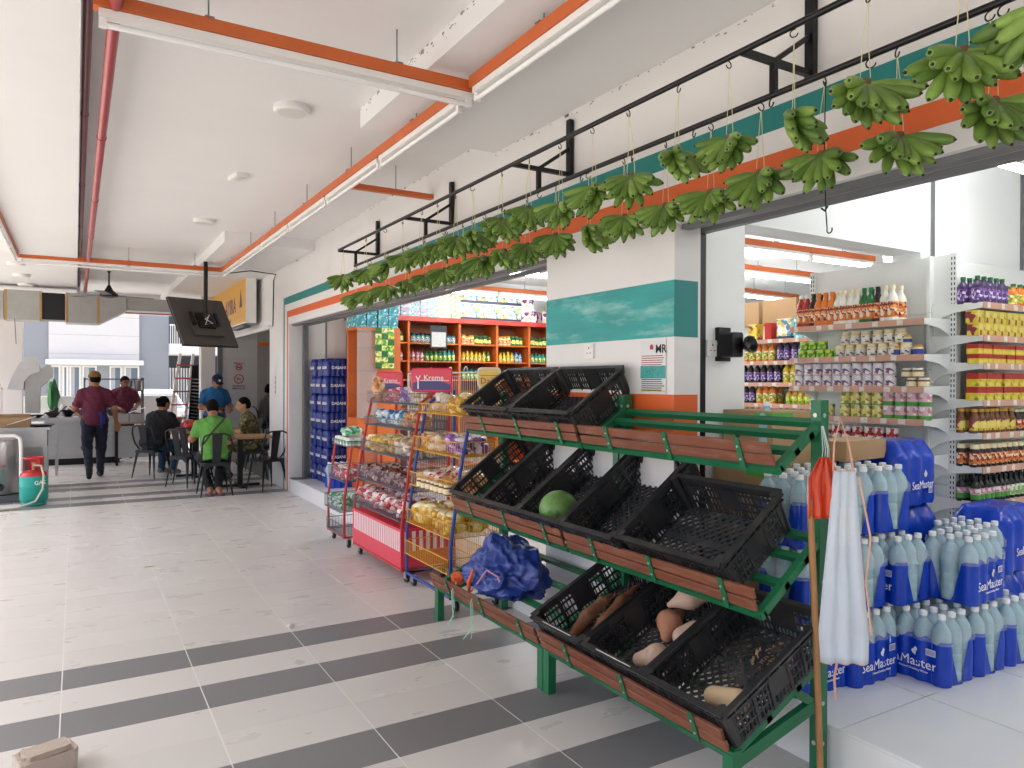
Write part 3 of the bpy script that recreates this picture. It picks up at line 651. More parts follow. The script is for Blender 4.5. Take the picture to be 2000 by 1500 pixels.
# ---- product shapes
def bottle(name, h, r, body, lab, cap, neck=.38, sh=.62, n=12):
    g = G(); rn = r*neck
    pr = [(r*.9, 0), (r, .01*h), (r, h*.12), (r*1.01, h*.121), (r*1.01, h*sh*.88), (r, h*sh*.881), (r, h*sh), (r*.75, h*(sh+.1)), (rn, h*(sh+.2)), (rn, h*.88), (rn*1.15, h*.885), (rn*1.15, h)]
    g.lathe(pr, n, mis=[0, 0, 0, 1, 1, 0, 0, 0, 0, 2, 2]); return g.mesh(name, [body, lab, cap], 40)
def jar(name, h, r, body, lab, cap, n=14):
    return G().lathe([(r*.92, 0), (r, .03*h), (r, .12*h), (r*1.01, .121*h), (r*1.01, .62*h), (r, .621*h), (r*.98, .74*h), (r*.8, .8*h), (r*.86, .801*h), (r*.86, h)], n, mis=[0, 0, 0, 1, 1, 0, 0, 2, 2]).mesh(name, [body, lab, cap], 40)
def can(name, h, r, lab, n=14):
    return G().lathe([(r*.95, 0), (r, .01*h), (r, .03*h), (r, .97*h), (r, .99*h), (r*.93, h), (r*.92, h*.985)], n, mis=[1, 1, 0, 0, 1, 1]).mesh(name, [lab, m_zinc], 40)
def boxm(name, w, d, h, m): return G().box(-w/2, -d/2, 0, w/2, d/2, h).mesh(name, m)
def prod(name, label, cat, group, me, pts, jit=.004, rot=True):
    for p in pts:
        tag(obj(name, me, None, (p[0]+random.uniform(-jit, jit), p[1]+random.uniform(-jit, jit), p[2]), (0, 0, random.uniform(-.5, .5) if rot else random.uniform(-.03, .03))), label, cat, group)
def P_(nm, bands, splot=None, **k): return M(nm, 'ffffff', .35, bands=bands, splot=splot, var=.06, scale=30, **k)
pal = {k: M('pack_'+k, v, .3, var=.08, scale=20) for k, v in dict(red='b3261e', orange='dd7a26', white='e8e6dc', green='1f6b34', dark='2b1d1a', purple='43305a', violet='8a4a9a', yellow='d6b52a', teal='1f8f86', cream='e6d9b0', blue='2b3f96', sky='5fb4c9', pink='d58ea4', brown='6b4326', lime='8ec63f', gold='c99a2e', black='17171a').items()}
lb_or = P_('label_sauce', [(0, 'd2732d'), (.4, 'e9b98c'), (.5, 'a83a20'), (.7, 'e9c9a5')], (['d2732d', 'f0dcc0', '8c2f1d', 'e8a060'], 60, .12, .6))
lb_gy = P_('label_juice', [(0, 'd9c93a'), (.3, '6fae3c'), (.45, 'eef0c0')], (['d9c93a', '6fae3c', 'f2efd0', 'c0732a'], 70, .1, .6))
lb_pu = P_('label_purple', [(0, '5b3a86'), (.4, 'c9c0de')], (['5b3a86', 'd9d2e8', '8f6ab0', '3a2560'], 70, .1, .6))
lb_wb = P_('label_white_blue', [(0, 'e4e0d2'), (.3, '2a3f94'), (.5, 'e9e4d6')], (['e4e0d2', '2a3f94', 'cfc7b0', '44508c'], 55, .1, .6))
can_pu = P_('can_purple_white', [(0, 'd9d4dc'), (.1, 'e6e1e6'), (.55, 'c9a9b9'), (.8, 'e6e1e6')], (['e8e4e8', '5f5484', 'd8d0d8', 'b35550', 'efe9e4', 'cfc8cc', '4a4a74'], 50, .08, .95))
can_gy = P_('can_yellow_green', [(0, '6f9a3a'), (.35, 'd9cf6a'), (.8, 'e6e0a0')], (['d9cf6a', '8a9a3a', 'e9e3b0', 'b8862f'], 50, .08, .95))
can_lm = P_('can_lime', [(0, '3f9a3c'), (.5, 'd6d83c'), (.8, '7fbf3f')], (['d6d83c', '4fa53f', 'f0ecb0'], 40, .1, .95))
can_pk = P_('can_pink_green', [(0, '4d9a3c'), (.32, 'd3aeb4'), (.8, 'e6d6d6')], (['d3aeb4', 'e6dcdc', 'bf7f8c', 'ebe4e0'], 50, .34, .95))
can_rd = P_('can_red_white', [(0, 'e6e2da'), (.45, 'b3261e'), (.8, 'e6e2da')], (['b3261e', 'e9e4dc', 'd9d2c8', '8c1f1a'], 50, .1, .95))
bx_yl = P_('carton_yellow', [(0, 'cdb52c'), (.85, 'd9c64a')], (['d6c23a', 'd6c23a', '8a3040', 'e0d070', 'b98f2a', 'd6c23a'], 28, .05, .9))
bx_ry = P_('carton_red_yellow', [(0, 'd9bf2e'), (.55, 'a8241d')], (['d9bf2e', 'e3cf50', 'd9bf2e', '6f9a3a'], 40, .05, .5))
bx_wt = P_('carton_white_print', [(0, '2c3a55'), (.16, 'ebe7da'), (.9, 'e8e2cc')], (['ebe7da', 'efe9dc', 'd9c24a', '4a86b0', 'ebe7da', '7fb8c9'], 26, .16, .95))
bx_cy = P_('carton_cyan', [(0, '2fa3b3'), (.6, '58bcc6'), (.9, '2b8f9f')], (['2fa3b3', '7fd0d6', 'e4efe9', '1f8090'], 30, .05, .95))
bx_gn = P_('carton_pale_green', [(0, 'a9c98f'), (.5, 'cfdcb8')], (['a9c98f', 'dfe8cc', '7fae6a', 'eef0de'], 45, .05, .95))
bx_pk = P_('carton_pink_aqua', [(0, 'd8a0b8'), (.45, '8fc9cf')], (['d8a0b8', '8fc9cf', 'eee6ea', '5f9fb8'], 45, .05, .95))
bx_rw = P_('carton_red_white', [(0, 'e9e6e2'), (.3, 'b02b2b'), (.5, 'e9e6e2')], (['e9e6e2', 'b02b2b', '27418f', 'e9e6e2', 'd8c8c0'], 24, .05, .95))
# ---- gondola shelving
m_gon = M('gondola_enamel', 'dfe4e2', .35, var=.02); m_strip = M('price_strip', 'c99c86', .4, var=.15, scale=12)
m_tagw = M('price_tag_paper', 'e2ded2', .6, dirt=.5, dcol='b04a3a', dscale=60)
m_slot = M('slot_shadow', '22262a', .8)
def gondola(label, x, y, rz, Ln, top, shelves, dep=.30, base=.195, first=True):
    """local x along the run (0..Ln), shelves stick out to -y; back panel on y=0"""
    t = thing('gondola_shelf', label, 'shelf', (x, y, base), rz)
    n = 6
    for i in range(n): part('back_panel', G().box(0, 0, top*i/n+.001, Ln, .02, top*(i+1)/n-.002), m_gon, t)
    for xx in ((0, Ln) if first else (Ln,)):
        po = part('upright', G().box(xx-.02, -.022, 0, xx+.02, .03, top), m_gon, t)
        g = G(); z = .1
        while z < top-.03: g.box(xx-.012, -.0235, z, xx-.006, -.0215, z+.018).box(xx+.006, -.0235, z, xx+.012, -.0215, z+.018); z += .032
        tag(part('slots', g, m_slot, po), kind='stuff')
    for z in shelves:
        s = part('shelf', G().box(.02, -dep, z-.022, Ln-.02, -.001, z), m_gon, t)
        part('price_strip', G().box(.022, -dep-.006, z-.034, Ln-.022, -dep-.0005, z+.006), m_strip, s)
        tg = G(); xx = .06
        while xx < Ln-.1: tg.box(xx, -dep-.0075, z-.03, xx+random.uniform(.03, .05), -dep-.0065, z+.003); xx += random.uniform(.09, .2)
        tag(part('price_tags', tg, m_tagw, s), kind='stuff')
        for xx in (.021, Ln-.027): part('shelf_bracket', G().prism([(-.002, z-.12), (-.002, z+.012), (-dep, z+.004), (-dep, z-.03), (-dep*.8, z-.036), (-dep*.45, z-.05), (-dep*.16, z-.08)], xx, xx+.006, 'x'), m_gon, s)
    return t
zs1 = [atX(1810, v, 4.45).z-.195 for v in (622, 693, 757, 822, 895)]+[.5, .2]
gondola('white gondola shelf with sauce bottles and cans, standing behind the water packs', 4.75, 3.55, -math.pi/2, 1.02, 2.19, zs1)
def sh1(i, y, d=.07, k=0): return (4.45+d, y, zs1[i]+.195+k)
bs = {c: bottle('sauce_bottle', .235, .034, pal[c], lb_or, pal[k]) for c, k in (('red', 'white'), ('orange', 'orange'), ('white', 'cream'), ('green', 'green'), ('dark', 'dark'))}
seq = ['red', 'red', 'dark', 'orange', 'orange', 'orange', 'white', 'white', 'white', 'white', 'green', 'green', 'dark', 'white', 'white']
for i, c in enumerate(seq):
    y = 3.47-i*.049
    for dd in (.05, .13): prod('sauce_bottle', '%s sauce bottle with an orange label on the top gondola shelf' % dict(red='red', dark='nearly black', orange='orange', white='milky white', green='dark green')[c], 'bottle', 'bottles on the top gondola shelf', bs[c], [sh1(0, y, dd)])
jm = jar('jar', .085, .036, pal['cream'], lb_wb, pal['cream'])
prod('food_can', 'small green and yellow can at the far end of the second shelf', 'can', 'lime green cans', can('can', .06, .034, can_lm), [sh1(1, 3.46-.073*i, .06) for i in range(5)]+[sh1(1, 3.45-.073*i, .06, .061) for i in range(3)])
prod('mayonnaise_jar', 'cream jar with blue and white label on the second shelf', 'jar', 'blue labelled jars', jm, [sh1(1, 3.16-.077*i, .06) for i in range(7)]+[sh1(1, 3.12-.077*i, .06, .086) for i in range(6)]+[sh1(1, 3.13-.077*i, .15) for i in range(6)])
prod('mayonnaise_jar', 'short blue labelled jar at the upright end of the second shelf', 'jar', 'short blue jars', jar('jar', .065, .032, pal['cream'], pal['blue'], pal['gold']), [sh1(1, 2.76-.068*i, .06) for i in range(3)]+[sh1(1, 2.70, .07, .067)])
cm = can('can', .078, .0365, can_pu)
prod('milk_can', 'white and purple printed can, two high on the third shelf', 'can', 'purple and white cans', cm, [sh1(2, 3.48-.0755*i, .05, .079*k) for i in range(10) for k in (0, 1)])
jb = jar('jar', .06, .034, pal['brown'], pal['cream'], pal['white'])
prod('spread_jar', 'little brown jar with white lid near the upright', 'jar', 'brown spread jars', jb, [sh1(2, 2.66-.07*i, .06) for i in range(2)]+[sh1(2, 2.69, .06, .061), sh1(2, 2.62, .06, .061)])
prod('food_can', 'yellow green can, two high on the fourth shelf', 'can', 'yellow green cans', can('can', .085, .037, can_gy), [sh1(3, 3.11-.077*i, .05, .086*k) for i in range(4) for k in (0, 1)]+[sh1(3, 3.33-.08*i, .06) for i in range(2)])
prod('food_can', 'pink can with green base, two high on the fourth shelf', 'can', 'pink cans', can('can', .085, .037, can_pk), [sh1(3, 2.80-.077*i, .05, .086*k) for i in range(4) for k in (0, 1)])
prod('food_can', 'red and white can, two high on the fifth shelf', 'can', 'red white cans', can('can', .085, .037, can_rd), [sh1(4, 3.25-.078*i, .05, .086*k) for i in range(7) for k in (0, 1)])
# ---- second gondola deeper in the shop
zs3 = [atX(1500, v, 5.75).z-.195 for v in (664, 706, 748, 789, 838)]+[.35]
gondola('white gondola shelf with juice bottles seen past the speaker wall', 6.05, 5.6, -math.pi/2, 1.5, 1.95, zs3)
def sh3(i, y, d=.07, k=0): return (5.75+d, y, zs3[i]+.195+k)
for j, (m_, lab, w_) in enumerate(((bx_yl, 'yellow', .10), (pal['red'], 'red', .08), (bx_wt, 'white printed', .16), (bx_cy, 'blue printed', .15))):
    prod('food_box', '%s box on top of the juice gondola' % lab, 'box', None, boxm('box', .1, w_, .2-.03*(j < 2), m_), [sh3(0, 5.05-.19*j, .1)], rot=False)
def jrow(lev, ys, body, lab, cap, lb, h=.2):
    prod('juice_bottle', lb, 'bottle', 'juice bottles on the deep gondola', bottle('juice_bottle', h, .036, pal[body], lab, pal[cap]), [sh3(lev, y, d_) for y in ys for d_ in (.05, .14)])
jrow(1, [5.12-.08*i for i in range(5)], 'orange', lb_gy, 'green', 'orange juice bottle with yellow label on the upper bottle shelf')
jrow(1, [4.70-.08*i for i in range(5)], 'purple', lb_pu, 'black', 'purple juice bottle with black cap on the upper bottle shelf')
jrow(2, [5.14-.08*i for i in range(6)], 'dark', lb_pu, 'black', 'dark juice bottle on the middle bottle shelf')
jrow(2, [4.63-.08*i for i in range(6)], 'yellow', lb_gy, 'yellow', 'yellow green bottle on the middle bottle shelf')
jrow(3, [5.2-.08*i for i in range(3)], 'dark', lb_pu, 'black', 'dark bottle on the lower bottle shelf')
jrow(3, [4.95-.08*i for i in range(3)], 'orange', lb_gy, 'orange', 'amber bottle with a pale label on the lower bottle shelf')
jrow(3, [4.6-.07*i for i in range(6)], 'gold', can_lm, 'orange', 'small bottle with bright green label on the lower bottle shelf', .15)
jrow(4, [5.2-.08*i for i in range(5)], 'orange', lb_or, 'orange', 'orange drink bottle on the lowest visible bottle shelf')
jrow(4, [4.78-.08*i for i in range(5)], 'purple', lb_pu, 'purple', 'purple drink bottle on the lowest visible bottle shelf')
for k, (y, z) in enumerate(((5.3, 1.95), (4.85, 1.95))): one('carton', ('brown carton with red print on top of the deep gondola', 'plain brown carton on top of the deep gondola')[k], 'carton', G().box(0, -.2, 0, .3, .2, .24), M('kraft_board', 'a98a66', .8, var=.1, scale=4, bump=.1), (5.95, y, z+.2))
# ---- gondola facing the street, right of the upright
zs2 = [atY(1914, v, 2.35).z-.195 for v in (590, 655, 710, 783, 848, 915, 985, 1055)]
gondola('white gondola shelf packed with yellow cartons and sauces beside the upright', 4.70, 2.66, 0, 2.0, 2.19, zs2, dep=.31, first=False)
def sh2(i, x, d=.05, k=0): return (4.69+x, 2.35+d, zs2[i]+.195+k)
def brow(lev, xs, me, lb, nm='sauce_bottle', cat='bottle', ks=(0,), deps=(.05, .13)): prod(nm, lb, cat, 'goods on the street-facing gondola', me, [sh2(lev, x, d_, k) for x in xs for d_ in deps for k in ks], rot=cat != 'carton')
bw = lambda *a, **k: bottle('bottle', *a, **k)
brow(0, [.06+.075*i for i in range(5)], bw(.17, .034, pal['purple'], lb_pu, pal['green']), 'purple cordial bottle with green cap on the highest shelf')
brow(0, [.50+.075*i for i in range(6)], bw(.15, .034, pal['orange'], lb_gy, pal['green']), 'orange cordial bottle with green cap on the highest shelf')
brow(1, [.05+.085*i for i in range(10)], boxm('b', .08, .07, .078, bx_yl), 'yellow printed carton, two high on the second shelf', 'food_carton', 'carton', (0, .0785), (.05,))
brow(2, [.045+.055*i for i in range(15)], boxm('b', .052, .07, .06, bx_ry), 'small yellow and red carton, two high on the third shelf', 'food_carton', 'carton', (0, .0605), (.05,))
brow(3, [.06+.1*i for i in range(9)], boxm('b', .096, .07, .085, bx_ry), 'wide red and yellow carton, two high on the fourth shelf', 'food_carton', 'carton', (0, .0855), (.05,))
brow(4, [.045+.06*i for i in range(8)], bw(.15, .028, pal['brown'], bx_yl, pal['gold'], neck=.6), 'yellow labelled sauce bottle on the fifth shelf')
brow(4, [.54+.06*i for i in range(7)], bw(.14, .028, pal['dark'], lb_or, pal['cream'], neck=.6), 'dark sauce bottle with cream cap on the fifth shelf')
brow(5, [.05+.065*i for i in range(13)], jar('jar', .14, .03, pal['dark'], lb_or, pal['cream']), 'dark sauce jar with cream lid on the sixth shelf', 'sauce_jar', 'jar')
brow(6, [.05+.06*i for i in range(7)], bw(.16, .028, pal['black'], can_pk, pal['black']), 'black bottle with pink label on the seventh shelf')
brow(6, [.48+.06*i for i in range(7)], bw(.16, .028, pal['black'], bx_gn, pal['black']), 'black bottle with pale green label on the seventh shelf')
brow(7, [.05+.065*i for i in range(13)], bw(.17, .03, pal['dark'], pal['brown'], pal['dark']), 'dark brown bottle on the lowest shelf')
# ---- drinking water packs
m_film = M('blue_shrink_film', '0a3db4', .2, var=.15, scale=9, bump=.25, bscale=16, dirt=.1, dcol='3f6fd0', dscale=6)
m_pet = M('clear_bottle', 'c6e8f3', .06, var=.02, trans=.38, ior=1.25); m_cap = M('white_cap', 'eef0f0', .4, var=.02)
m_clear = M('clear_film', 'e6f0f4', .12, var=.02, alpha=.2, bump=.8, bscale=22)
m_print = M('white_print', 'f2f4f4', .4, var=.0); m_bar = M('barcode_print', 'e8e8e8', .5, stretch=(1, 1, 1), bands=None)
BR, BH = .0415, .318
petm = G().lathe([(BR*.85, 0), (BR, .012), (BR, .05), (BR*.94, .056), (BR, .062), (BR, .09), (BR*.94, .096), (BR, .102), (BR, .13), (BR*.9, .137), (BR, .145), (BR, .215), (BR*.97, .235), (BR*.82, .258), (BR*.52, .277), (BR*.36, .286), (BR*.36, .298)], 14).mesh('bottle', m_pet, 45)
capm = G().lathe([(.0165, 0), (.0168, .002), (.0165, .02), (.014, .022)], 14).mesh('cap', m_cap, 40)
def scallop(nx, ny, r):
    pts = []
    def arc(cx, cy, a0, a1, n):
        for i in range(n): a = a0+(a1-a0)*i/(n-1); pts.append((cx+r*math.cos(a), cy+r*math.sin(a), (cx, cy)))
    X0 = -(nx-1)*r; Y0 = -(ny-1)*r
    for i in range(nx): arc(X0+2*r*i, Y0, math.pi*1.25 if i else math.pi*1.5, math.pi*1.75 if i < nx-1 else math.pi*2, 7)
    for j in range(ny): arc(-X0, Y0+2*r*j, math.pi*1.75+.3 if j else math.pi*2, math.pi*2.25 if j < ny-1 else math.pi*2.5, 7)
    for i in range(nx): arc(-X0-2*r*i, -Y0, math.pi*.25 if i else math.pi*.5, math.pi*.75 if i < nx-1 else math.pi, 7)
    for j in range(ny): arc(X0, -Y0-2*r*j, math.pi*.75 if j else math.pi, math.pi*1.25 if j < ny-1 else math.pi*1.5, 7)
    return pts
def wrap_mesh(nx, ny, r, h, full=.64):
    pts = scallop(nx, ny, r+.0012); hx = nx*r; g = G(); n = len(pts); rows = [0, .06, .3, .6, .85, 1]
    tops = []
    for (x, y, c) in pts:
        ty = y/(ny*r); end = abs(x) > hx-.85*r
        if end: q = min(1, max(0, (abs(ty)-.12)/.5)); q = q*q*(3-2*q); tp = h*(full*q)
        else: tp = h*(full+.035*math.cos(x/r*math.pi)+.02*math.sin(x*40))
        tops.append(max(tp, .012))
    for q in rows:
        for (x, y, c), tp in zip(pts, tops):
            ins_ = .93 if q == 0 else 1; pinch = 1-.03*math.sin(q*9)
            g.v.append((c[0]+(x-c[0])*ins_*pinch, c[1]+(y-c[1])*ins_*pinch, .001+tp*q))
    for j in range(len(rows)-1):
        for i in range(n): g.f.append((j*n+i, j*n+(i+1) % n, (j+1)*n+(i+1) % n, (j+1)*n+i)); g.m.append(0)
    return g
wr = wrap_mesh(4, 3, BR, BH).mesh('wrap', m_film, 60)
def clear_mesh():
    pts = scallop(4, 3, BR+.003); n = len(pts); g = G()
    for q, s in ((.60, 1), (.70, 1.0), (.80, .97), (.93, .8), (.985, .55)):
        for (x, y, c) in pts: g.v.append((c[0]*(s if q > .7 else 1)+(x-c[0])*(1 if q < .8 else .55), c[1]*(s if q > .7 else 1)+(y-c[1])*(1 if q < .8 else .55), BH*q))
    for j in range(4):
        for i in range(n): g.f.append((j*n+i, j*n+(i+1) % n, (j+1)*n+(i+1) % n, (j+1)*n+i)); g.m.append(0)
    return g.mesh('clear_film', m_clear, 70)
clm = clear_mesh()
tx_sea = text_mesh('SeaMaster', .062, m_print); tx_sub = text_mesh('Natural Drinking Water', .014, m_print)
def petals():
    g = G()
    for a, l in ((-.5, .03), (0, .04), (.5, .03)): g.prism([(math.sin(a)*l*t+math.cos(a)*w_, math.cos(a)*l*t-math.sin(a)*w_) for t, w_ in ((0, 0), (.45, -.008), (.8, -.008), (1, 0), (.8, .008), (.45, .008))], -.0005, .0005, 'y')
    return g.mesh('emblem', m_print)
ptm = petals()
def barcode():
    g = G().box(-.022, -.0004, 0, .022, .0002, .03)
    for i in range(9): g.box(-.019+.0044*i, -.0008, .003, -.019+.0044*i+.0022, -.0004, .027, 1)
    return g.mesh('barcode', [m_print, pal['blue']])
bcm = barcode()
def water_pack(label, x, y, z, rz):
    t = thing('water_pack', label, 'water pack', (x, y, z), rz, 'shrink wrapped drinking water packs')
    for i in range(4):
        for j in range(3):
            b = obj('bottle', petm, t, ((i-1.5)*2*BR, (j-1)*2*BR, 0), (0, 0, random.uniform(0, 3))); obj('cap', capm, b, (0, 0, .297))
    obj('wrap', wr, t); obj('clear_film', clm, t)
    for s in (1, -1):
        rzz = 0 if s == 1 else math.pi; yy = -s*(3*BR+.0025)
        obj('lettering', tx_sea, t, (0, yy, .085), (0, 0, rzz)); obj('lettering', tx_sub, t, (.02*s, yy, .05), (0, 0, rzz)); obj('emblem', ptm, t, (.03*s, yy, .115), (0, 0, rzz)); obj('barcode', bcm, t, (.10*s, yy, .13), (0, 0, rzz))
    return t
Hf, LV, q = .195, .325, math.pi/2
for (lb, x, y, l, rz) in (
    ('bottom water pack of the stack behind the rack post', 2.86, 2.19, 0, 0), ('middle water pack of the stack behind the rack post', 2.86, 2.19, 1, 0), ('top water pack of the stack behind the rack post', 2.85, 2.2, 2, .05),
    ('floor level water pack beside the hanging apron', 3.165, 2.14, 0, 0), ('floor level water pack at the front corner of the pile', 3.47, 1.98, 0, -q), ('floor level water pack between the corner pack and the end pack', 3.735, 1.97, 0, -q), ('floor level water pack at the end of the pile by the gondola', 4.0, 1.96, 0, -q),
    ('water pack on the second layer next to the hanging apron', 3.17, 2.22, 1, -q), ('water pack on the second layer in the middle of the pile', 3.44, 2.17, 1, -q), ('water pack overhanging on the second layer at the front', 3.76, 1.96, 1, .06), ('water pack on the second layer towards the gondola', 4.06, 2.1, 1, .02),
    ('water pack on the top layer next to the hanging apron', 3.17, 2.28, 2, -q), ('water pack on the top layer beside the big blue packs', 3.44, 2.27, 2, -q)):
    water_pack(lb, x, y, Hf+l*LV, rz)
# big-bottle packs wholly in blue film
def big_pack():
    pts = scallop(3, 2, .075); g = G(); n = len(pts); prof = [(0, .93, 1), (.02, 1, 1), (.11, 1, 1), (.125, .95, 1), (.14, 1, 1), (.25, 1, 1), (.29, .8, 1), (.325, .45, 1), (.345, .3, 1), (.35, .05, 1)]
    for z, s, c_ in prof:
        for (x, y, c) in pts: g.v.append((c[0]+(x-c[0])*s, c[1]+(y-c[1])*s, z))
    for j in range(len(prof)-1):
        for i in range(n): g.f.append((j*n+i, j*n+(i+1) % n, (j+1)*n+(i+1) % n, (j+1)*n+i)); g.m.append(0)
    g.f.append(tuple((len(prof)-1)*n+i for i in range(n))); g.m.append(0)
    return g.mesh('wrap', m_film, 50)
bpm = big_pack(); bigb = G().lathe([(.03, 0), (.05, .02), (.062, .08), (.058, .15), (.05, .19), (.02, .2)], 12).mesh('window', m_pet, 50)
for (lb, x, y, l, rz) in (('big blue water pack at the bottom below the tall blue stack', 3.95, 2.43, 0, .1), ('big blue water pack in the middle of the tall blue stack', 3.95, 2.43, 1, .05), ('big blue water pack on top of the tall blue stack', 3.92, 2.42, 2, .12),
    ('low big blue water pack behind the small bottle packs', 3.48, 2.62, 0, 0), ('second big blue water pack behind the small bottle packs', 3.48, 2.62, 1, 0), ('top big blue water pack next to the cartons', 3.5, 2.6, 2, 0),
    ('bottom big blue water pack in front of the yellow carton shelves', 4.42, 2.14, 0, 0), ('upper big blue water pack in front of the yellow carton shelves', 4.42, 2.14, 1, .1)):
    t = thing('water_pack', lb, 'water pack', (x, y, Hf+.355*l), rz, 'big blue water packs'); obj('wrap', bpm, t)
    o = obj('clear_window', bigb, t, (.165, -.02, .09), (0, 0, 0)); o.scale = (1, 1, .8)
    obj('lettering', tx_sea, t, (.02, -.1535, .11)); obj('emblem', ptm, t, (.05, -.1535, .15)); obj('barcode', bcm, t, (.11, -.1535, .06))
# ---- brown cartons
m_kraft = MATS['kraft_board']; m_gtape = M('green_print', '4fa33c', .6); m_bprint = M('blue_print', '232f5c', .6)
tx_das = text_mesh('DASANI', .06, m_bprint, bold=True)
drop = G().prism([(0, .05)]+[(.018*math.cos(a), .012+.018*math.sin(a)) for a in np.linspace(.5, -3.64, 12)], -.0005, .0005, 'y').mesh('emblem', m_bprint)
def carton(lb, x, y, z, w_, d_, h_, rz=0):
    t = thing('water_carton', lb, 'carton', (x, y, z), rz, 'brown cartons of bottled water')
    part('board', G().box(-w_/2, -d_/2, 0, w_/2, d_/2, h_).box(-w_/2-.001, -.002, h_*.5, w_/2+.001, .002, h_+.001), m_kraft, t)
    part('green_band', G().box(-w_/2-.0012, -d_/2-.0012, h_*.84, -w_/2*.2, -d_/2*.3, h_*.97), m_gtape, t)
    obj('lettering', tx_das, t, (0, -d_/2-.001, h_*.55)); obj('emblem', drop, t, (.14, -d_/2-.001, h_*.5))
    obj('lettering', tx_das, t, (-w_/2-.001, 0, h_*.3), (0, 0, -q)); obj('emblem', drop, t, (-w_/2-.001, .06, h_*.5), (0, 0, -q))
for i in range(3): carton(('bottom', 'middle', 'top')[i]+' brown water carton of the pile against the speaker wall', 3.08, 2.61, Hf+.32*i, .36, .33, .318)
for i in range(4): carton(('lowest', 'second', 'third', 'topmost')[i]+' brown water carton of the taller pile behind the rack post', 3.28+.02*(i == 3), 2.60+.4*0, Hf+.32*i, .0+.02+.02, .33, .318) if False else None
carton('brown water carton alone on top of the pile behind the rack post', 3.14, 2.60, Hf+.96, .38, .32, .27)
one('open_carton', 'flat brown carton lid lying beside the big blue packs', 'carton', G().box(-.2, -.1, 0, .2, .1, .10), m_kraft, (3.52, 2.42, Hf+.975-.0), .1)
# single bottle on the carton
b = thing('water_bottle', 'single clear water bottle standing behind the top rack bar', 'bottle', (2.98, 2.50, Hf+.96)); obj('body', petm, b); obj('cap', capm, b, (0, 0, .297))
# ---- far end: blue water stack, medicine shelf, counter
m_das = M('dark_blue_film', '15297a', .25, var=.25, scale=12, bump=.3, bscale=22, dirt=.35, dcol='5a76b8', dscale=10)
def das_mesh():
    pts = scallop(5, 3, .033); g = G(); n = len(pts); prof = [(0, .93), (.01, 1), (.18, 1), (.2, .9), (.232, .5), (.237, .2)]
    for z, s in prof:
        for (x, y, c) in pts: g.v.append((c[0]+(x-c[0])*s, c[1]+(y-c[1])*s, z))
    for j in range(len(prof)-1):
        for i in range(n): g.f.append((j*n+i, j*n+(i+1) % n, (j+1)*n+(i+1) % n, (j+1)*n+i)); g.m.append(0)
    g.f.append(tuple((len(prof)-1)*n+i for i in range(n))); g.m.append(0)
    return g.mesh('film', m_das, 50)
dm = das_mesh(); tx_d2 = text_mesh('DASANI', .055, m_print, bold=True)
for c, (x, y, n_) in enumerate(((3.03, 9.72, 7), (3.38, 9.82, 6), (3.03, 10.0, 7), (3.40, 10.1, 7), (3.02, 10.28, 7))):
    for l in range(n_):
        t = thing('blue_water_pack', '%s dark blue water pack from the floor in the %s' % (ORD[l], ('column beside the shutter track', 'column beside the glass counter', 'second column behind the shutter track', 'column by the medicine shelf', 'column against the end wall')[c]), 'water pack', (x+random.uniform(-.01, .01), y+random.uniform(-.01, .01), Hf+.24*l), random.uniform(-.04, .04), 'dark blue water packs stacked by the end wall')
        obj('film', dm, t); obj('lettering', tx_d2, t, (0, -.1, .11)); obj('lettering', tx_d2, t, (-.1665, 0, .11), (0, 0, -q))
one('water_carton', 'open pack of small water bottles standing on the blue stack', 'water pack', wr, None, (3.05, 9.35, 1.25), .1) if False else None
m_osh = M('orange_laminate', 'cf6a2e', .4, var=.05); m_rsh = M('red_laminate', 'c23a2e', .35, var=.08, dirt=.15, dcol='e0a090', dscale=5)
ms = thing('medicine_shelf', 'orange and red shelf unit of medicines along the end wall', 'shelf', (3.42, 10.5, Hf))
yf = -.45
for x in (0, .78, 1.62, 2.28, 2.88, 3.40): part('upright', G().box(x, yf, 0, x+.035, 0, 2.26), m_osh, ms)
part('back_panel', G().box(0, -.02, 0, 3.43, -.001, 2.26), M('shelf_back_brown', '8f5230', .6, var=.08), ms)
part('top_board', G().box(-.03, yf-.05, 2.262, 3.5, 0, 2.33), m_rsh, ms)
for z in (.1, .55, .98, 1.4, 1.68, 1.95): part('shelf_board', G().box(.036, yf+.01, z-.02, 3.40, -.021, z), m_osh, ms)
mb = [(bottle('b', .15, .03, pal[a], l, pal[c]), nm) for a, l, c, nm in (('teal', can_lm, 'teal', 'teal medicine bottle'), ('green', can_lm, 'green', 'green medicine bottle'), ('white', lb_wb, 'green', 'white medicine bottle'), ('yellow', lb_gy, 'yellow', 'yellow medicine bottle'), ('sky', lb_wb, 'blue', 'pale blue medicine bottle'), ('pink', can_rd, 'red', 'pink medicine bottle'))]
mj = [(jar('j', .13, .042, pal[a], l, pal[c]), nm) for a, l, c, nm in (('dark', can_lm, 'green', 'dark ointment jar'), ('cream', lb_or, 'gold', 'cream supplement jar'), ('teal', lb_wb, 'black', 'teal supplement jar'))]
ri = random.Random(8)
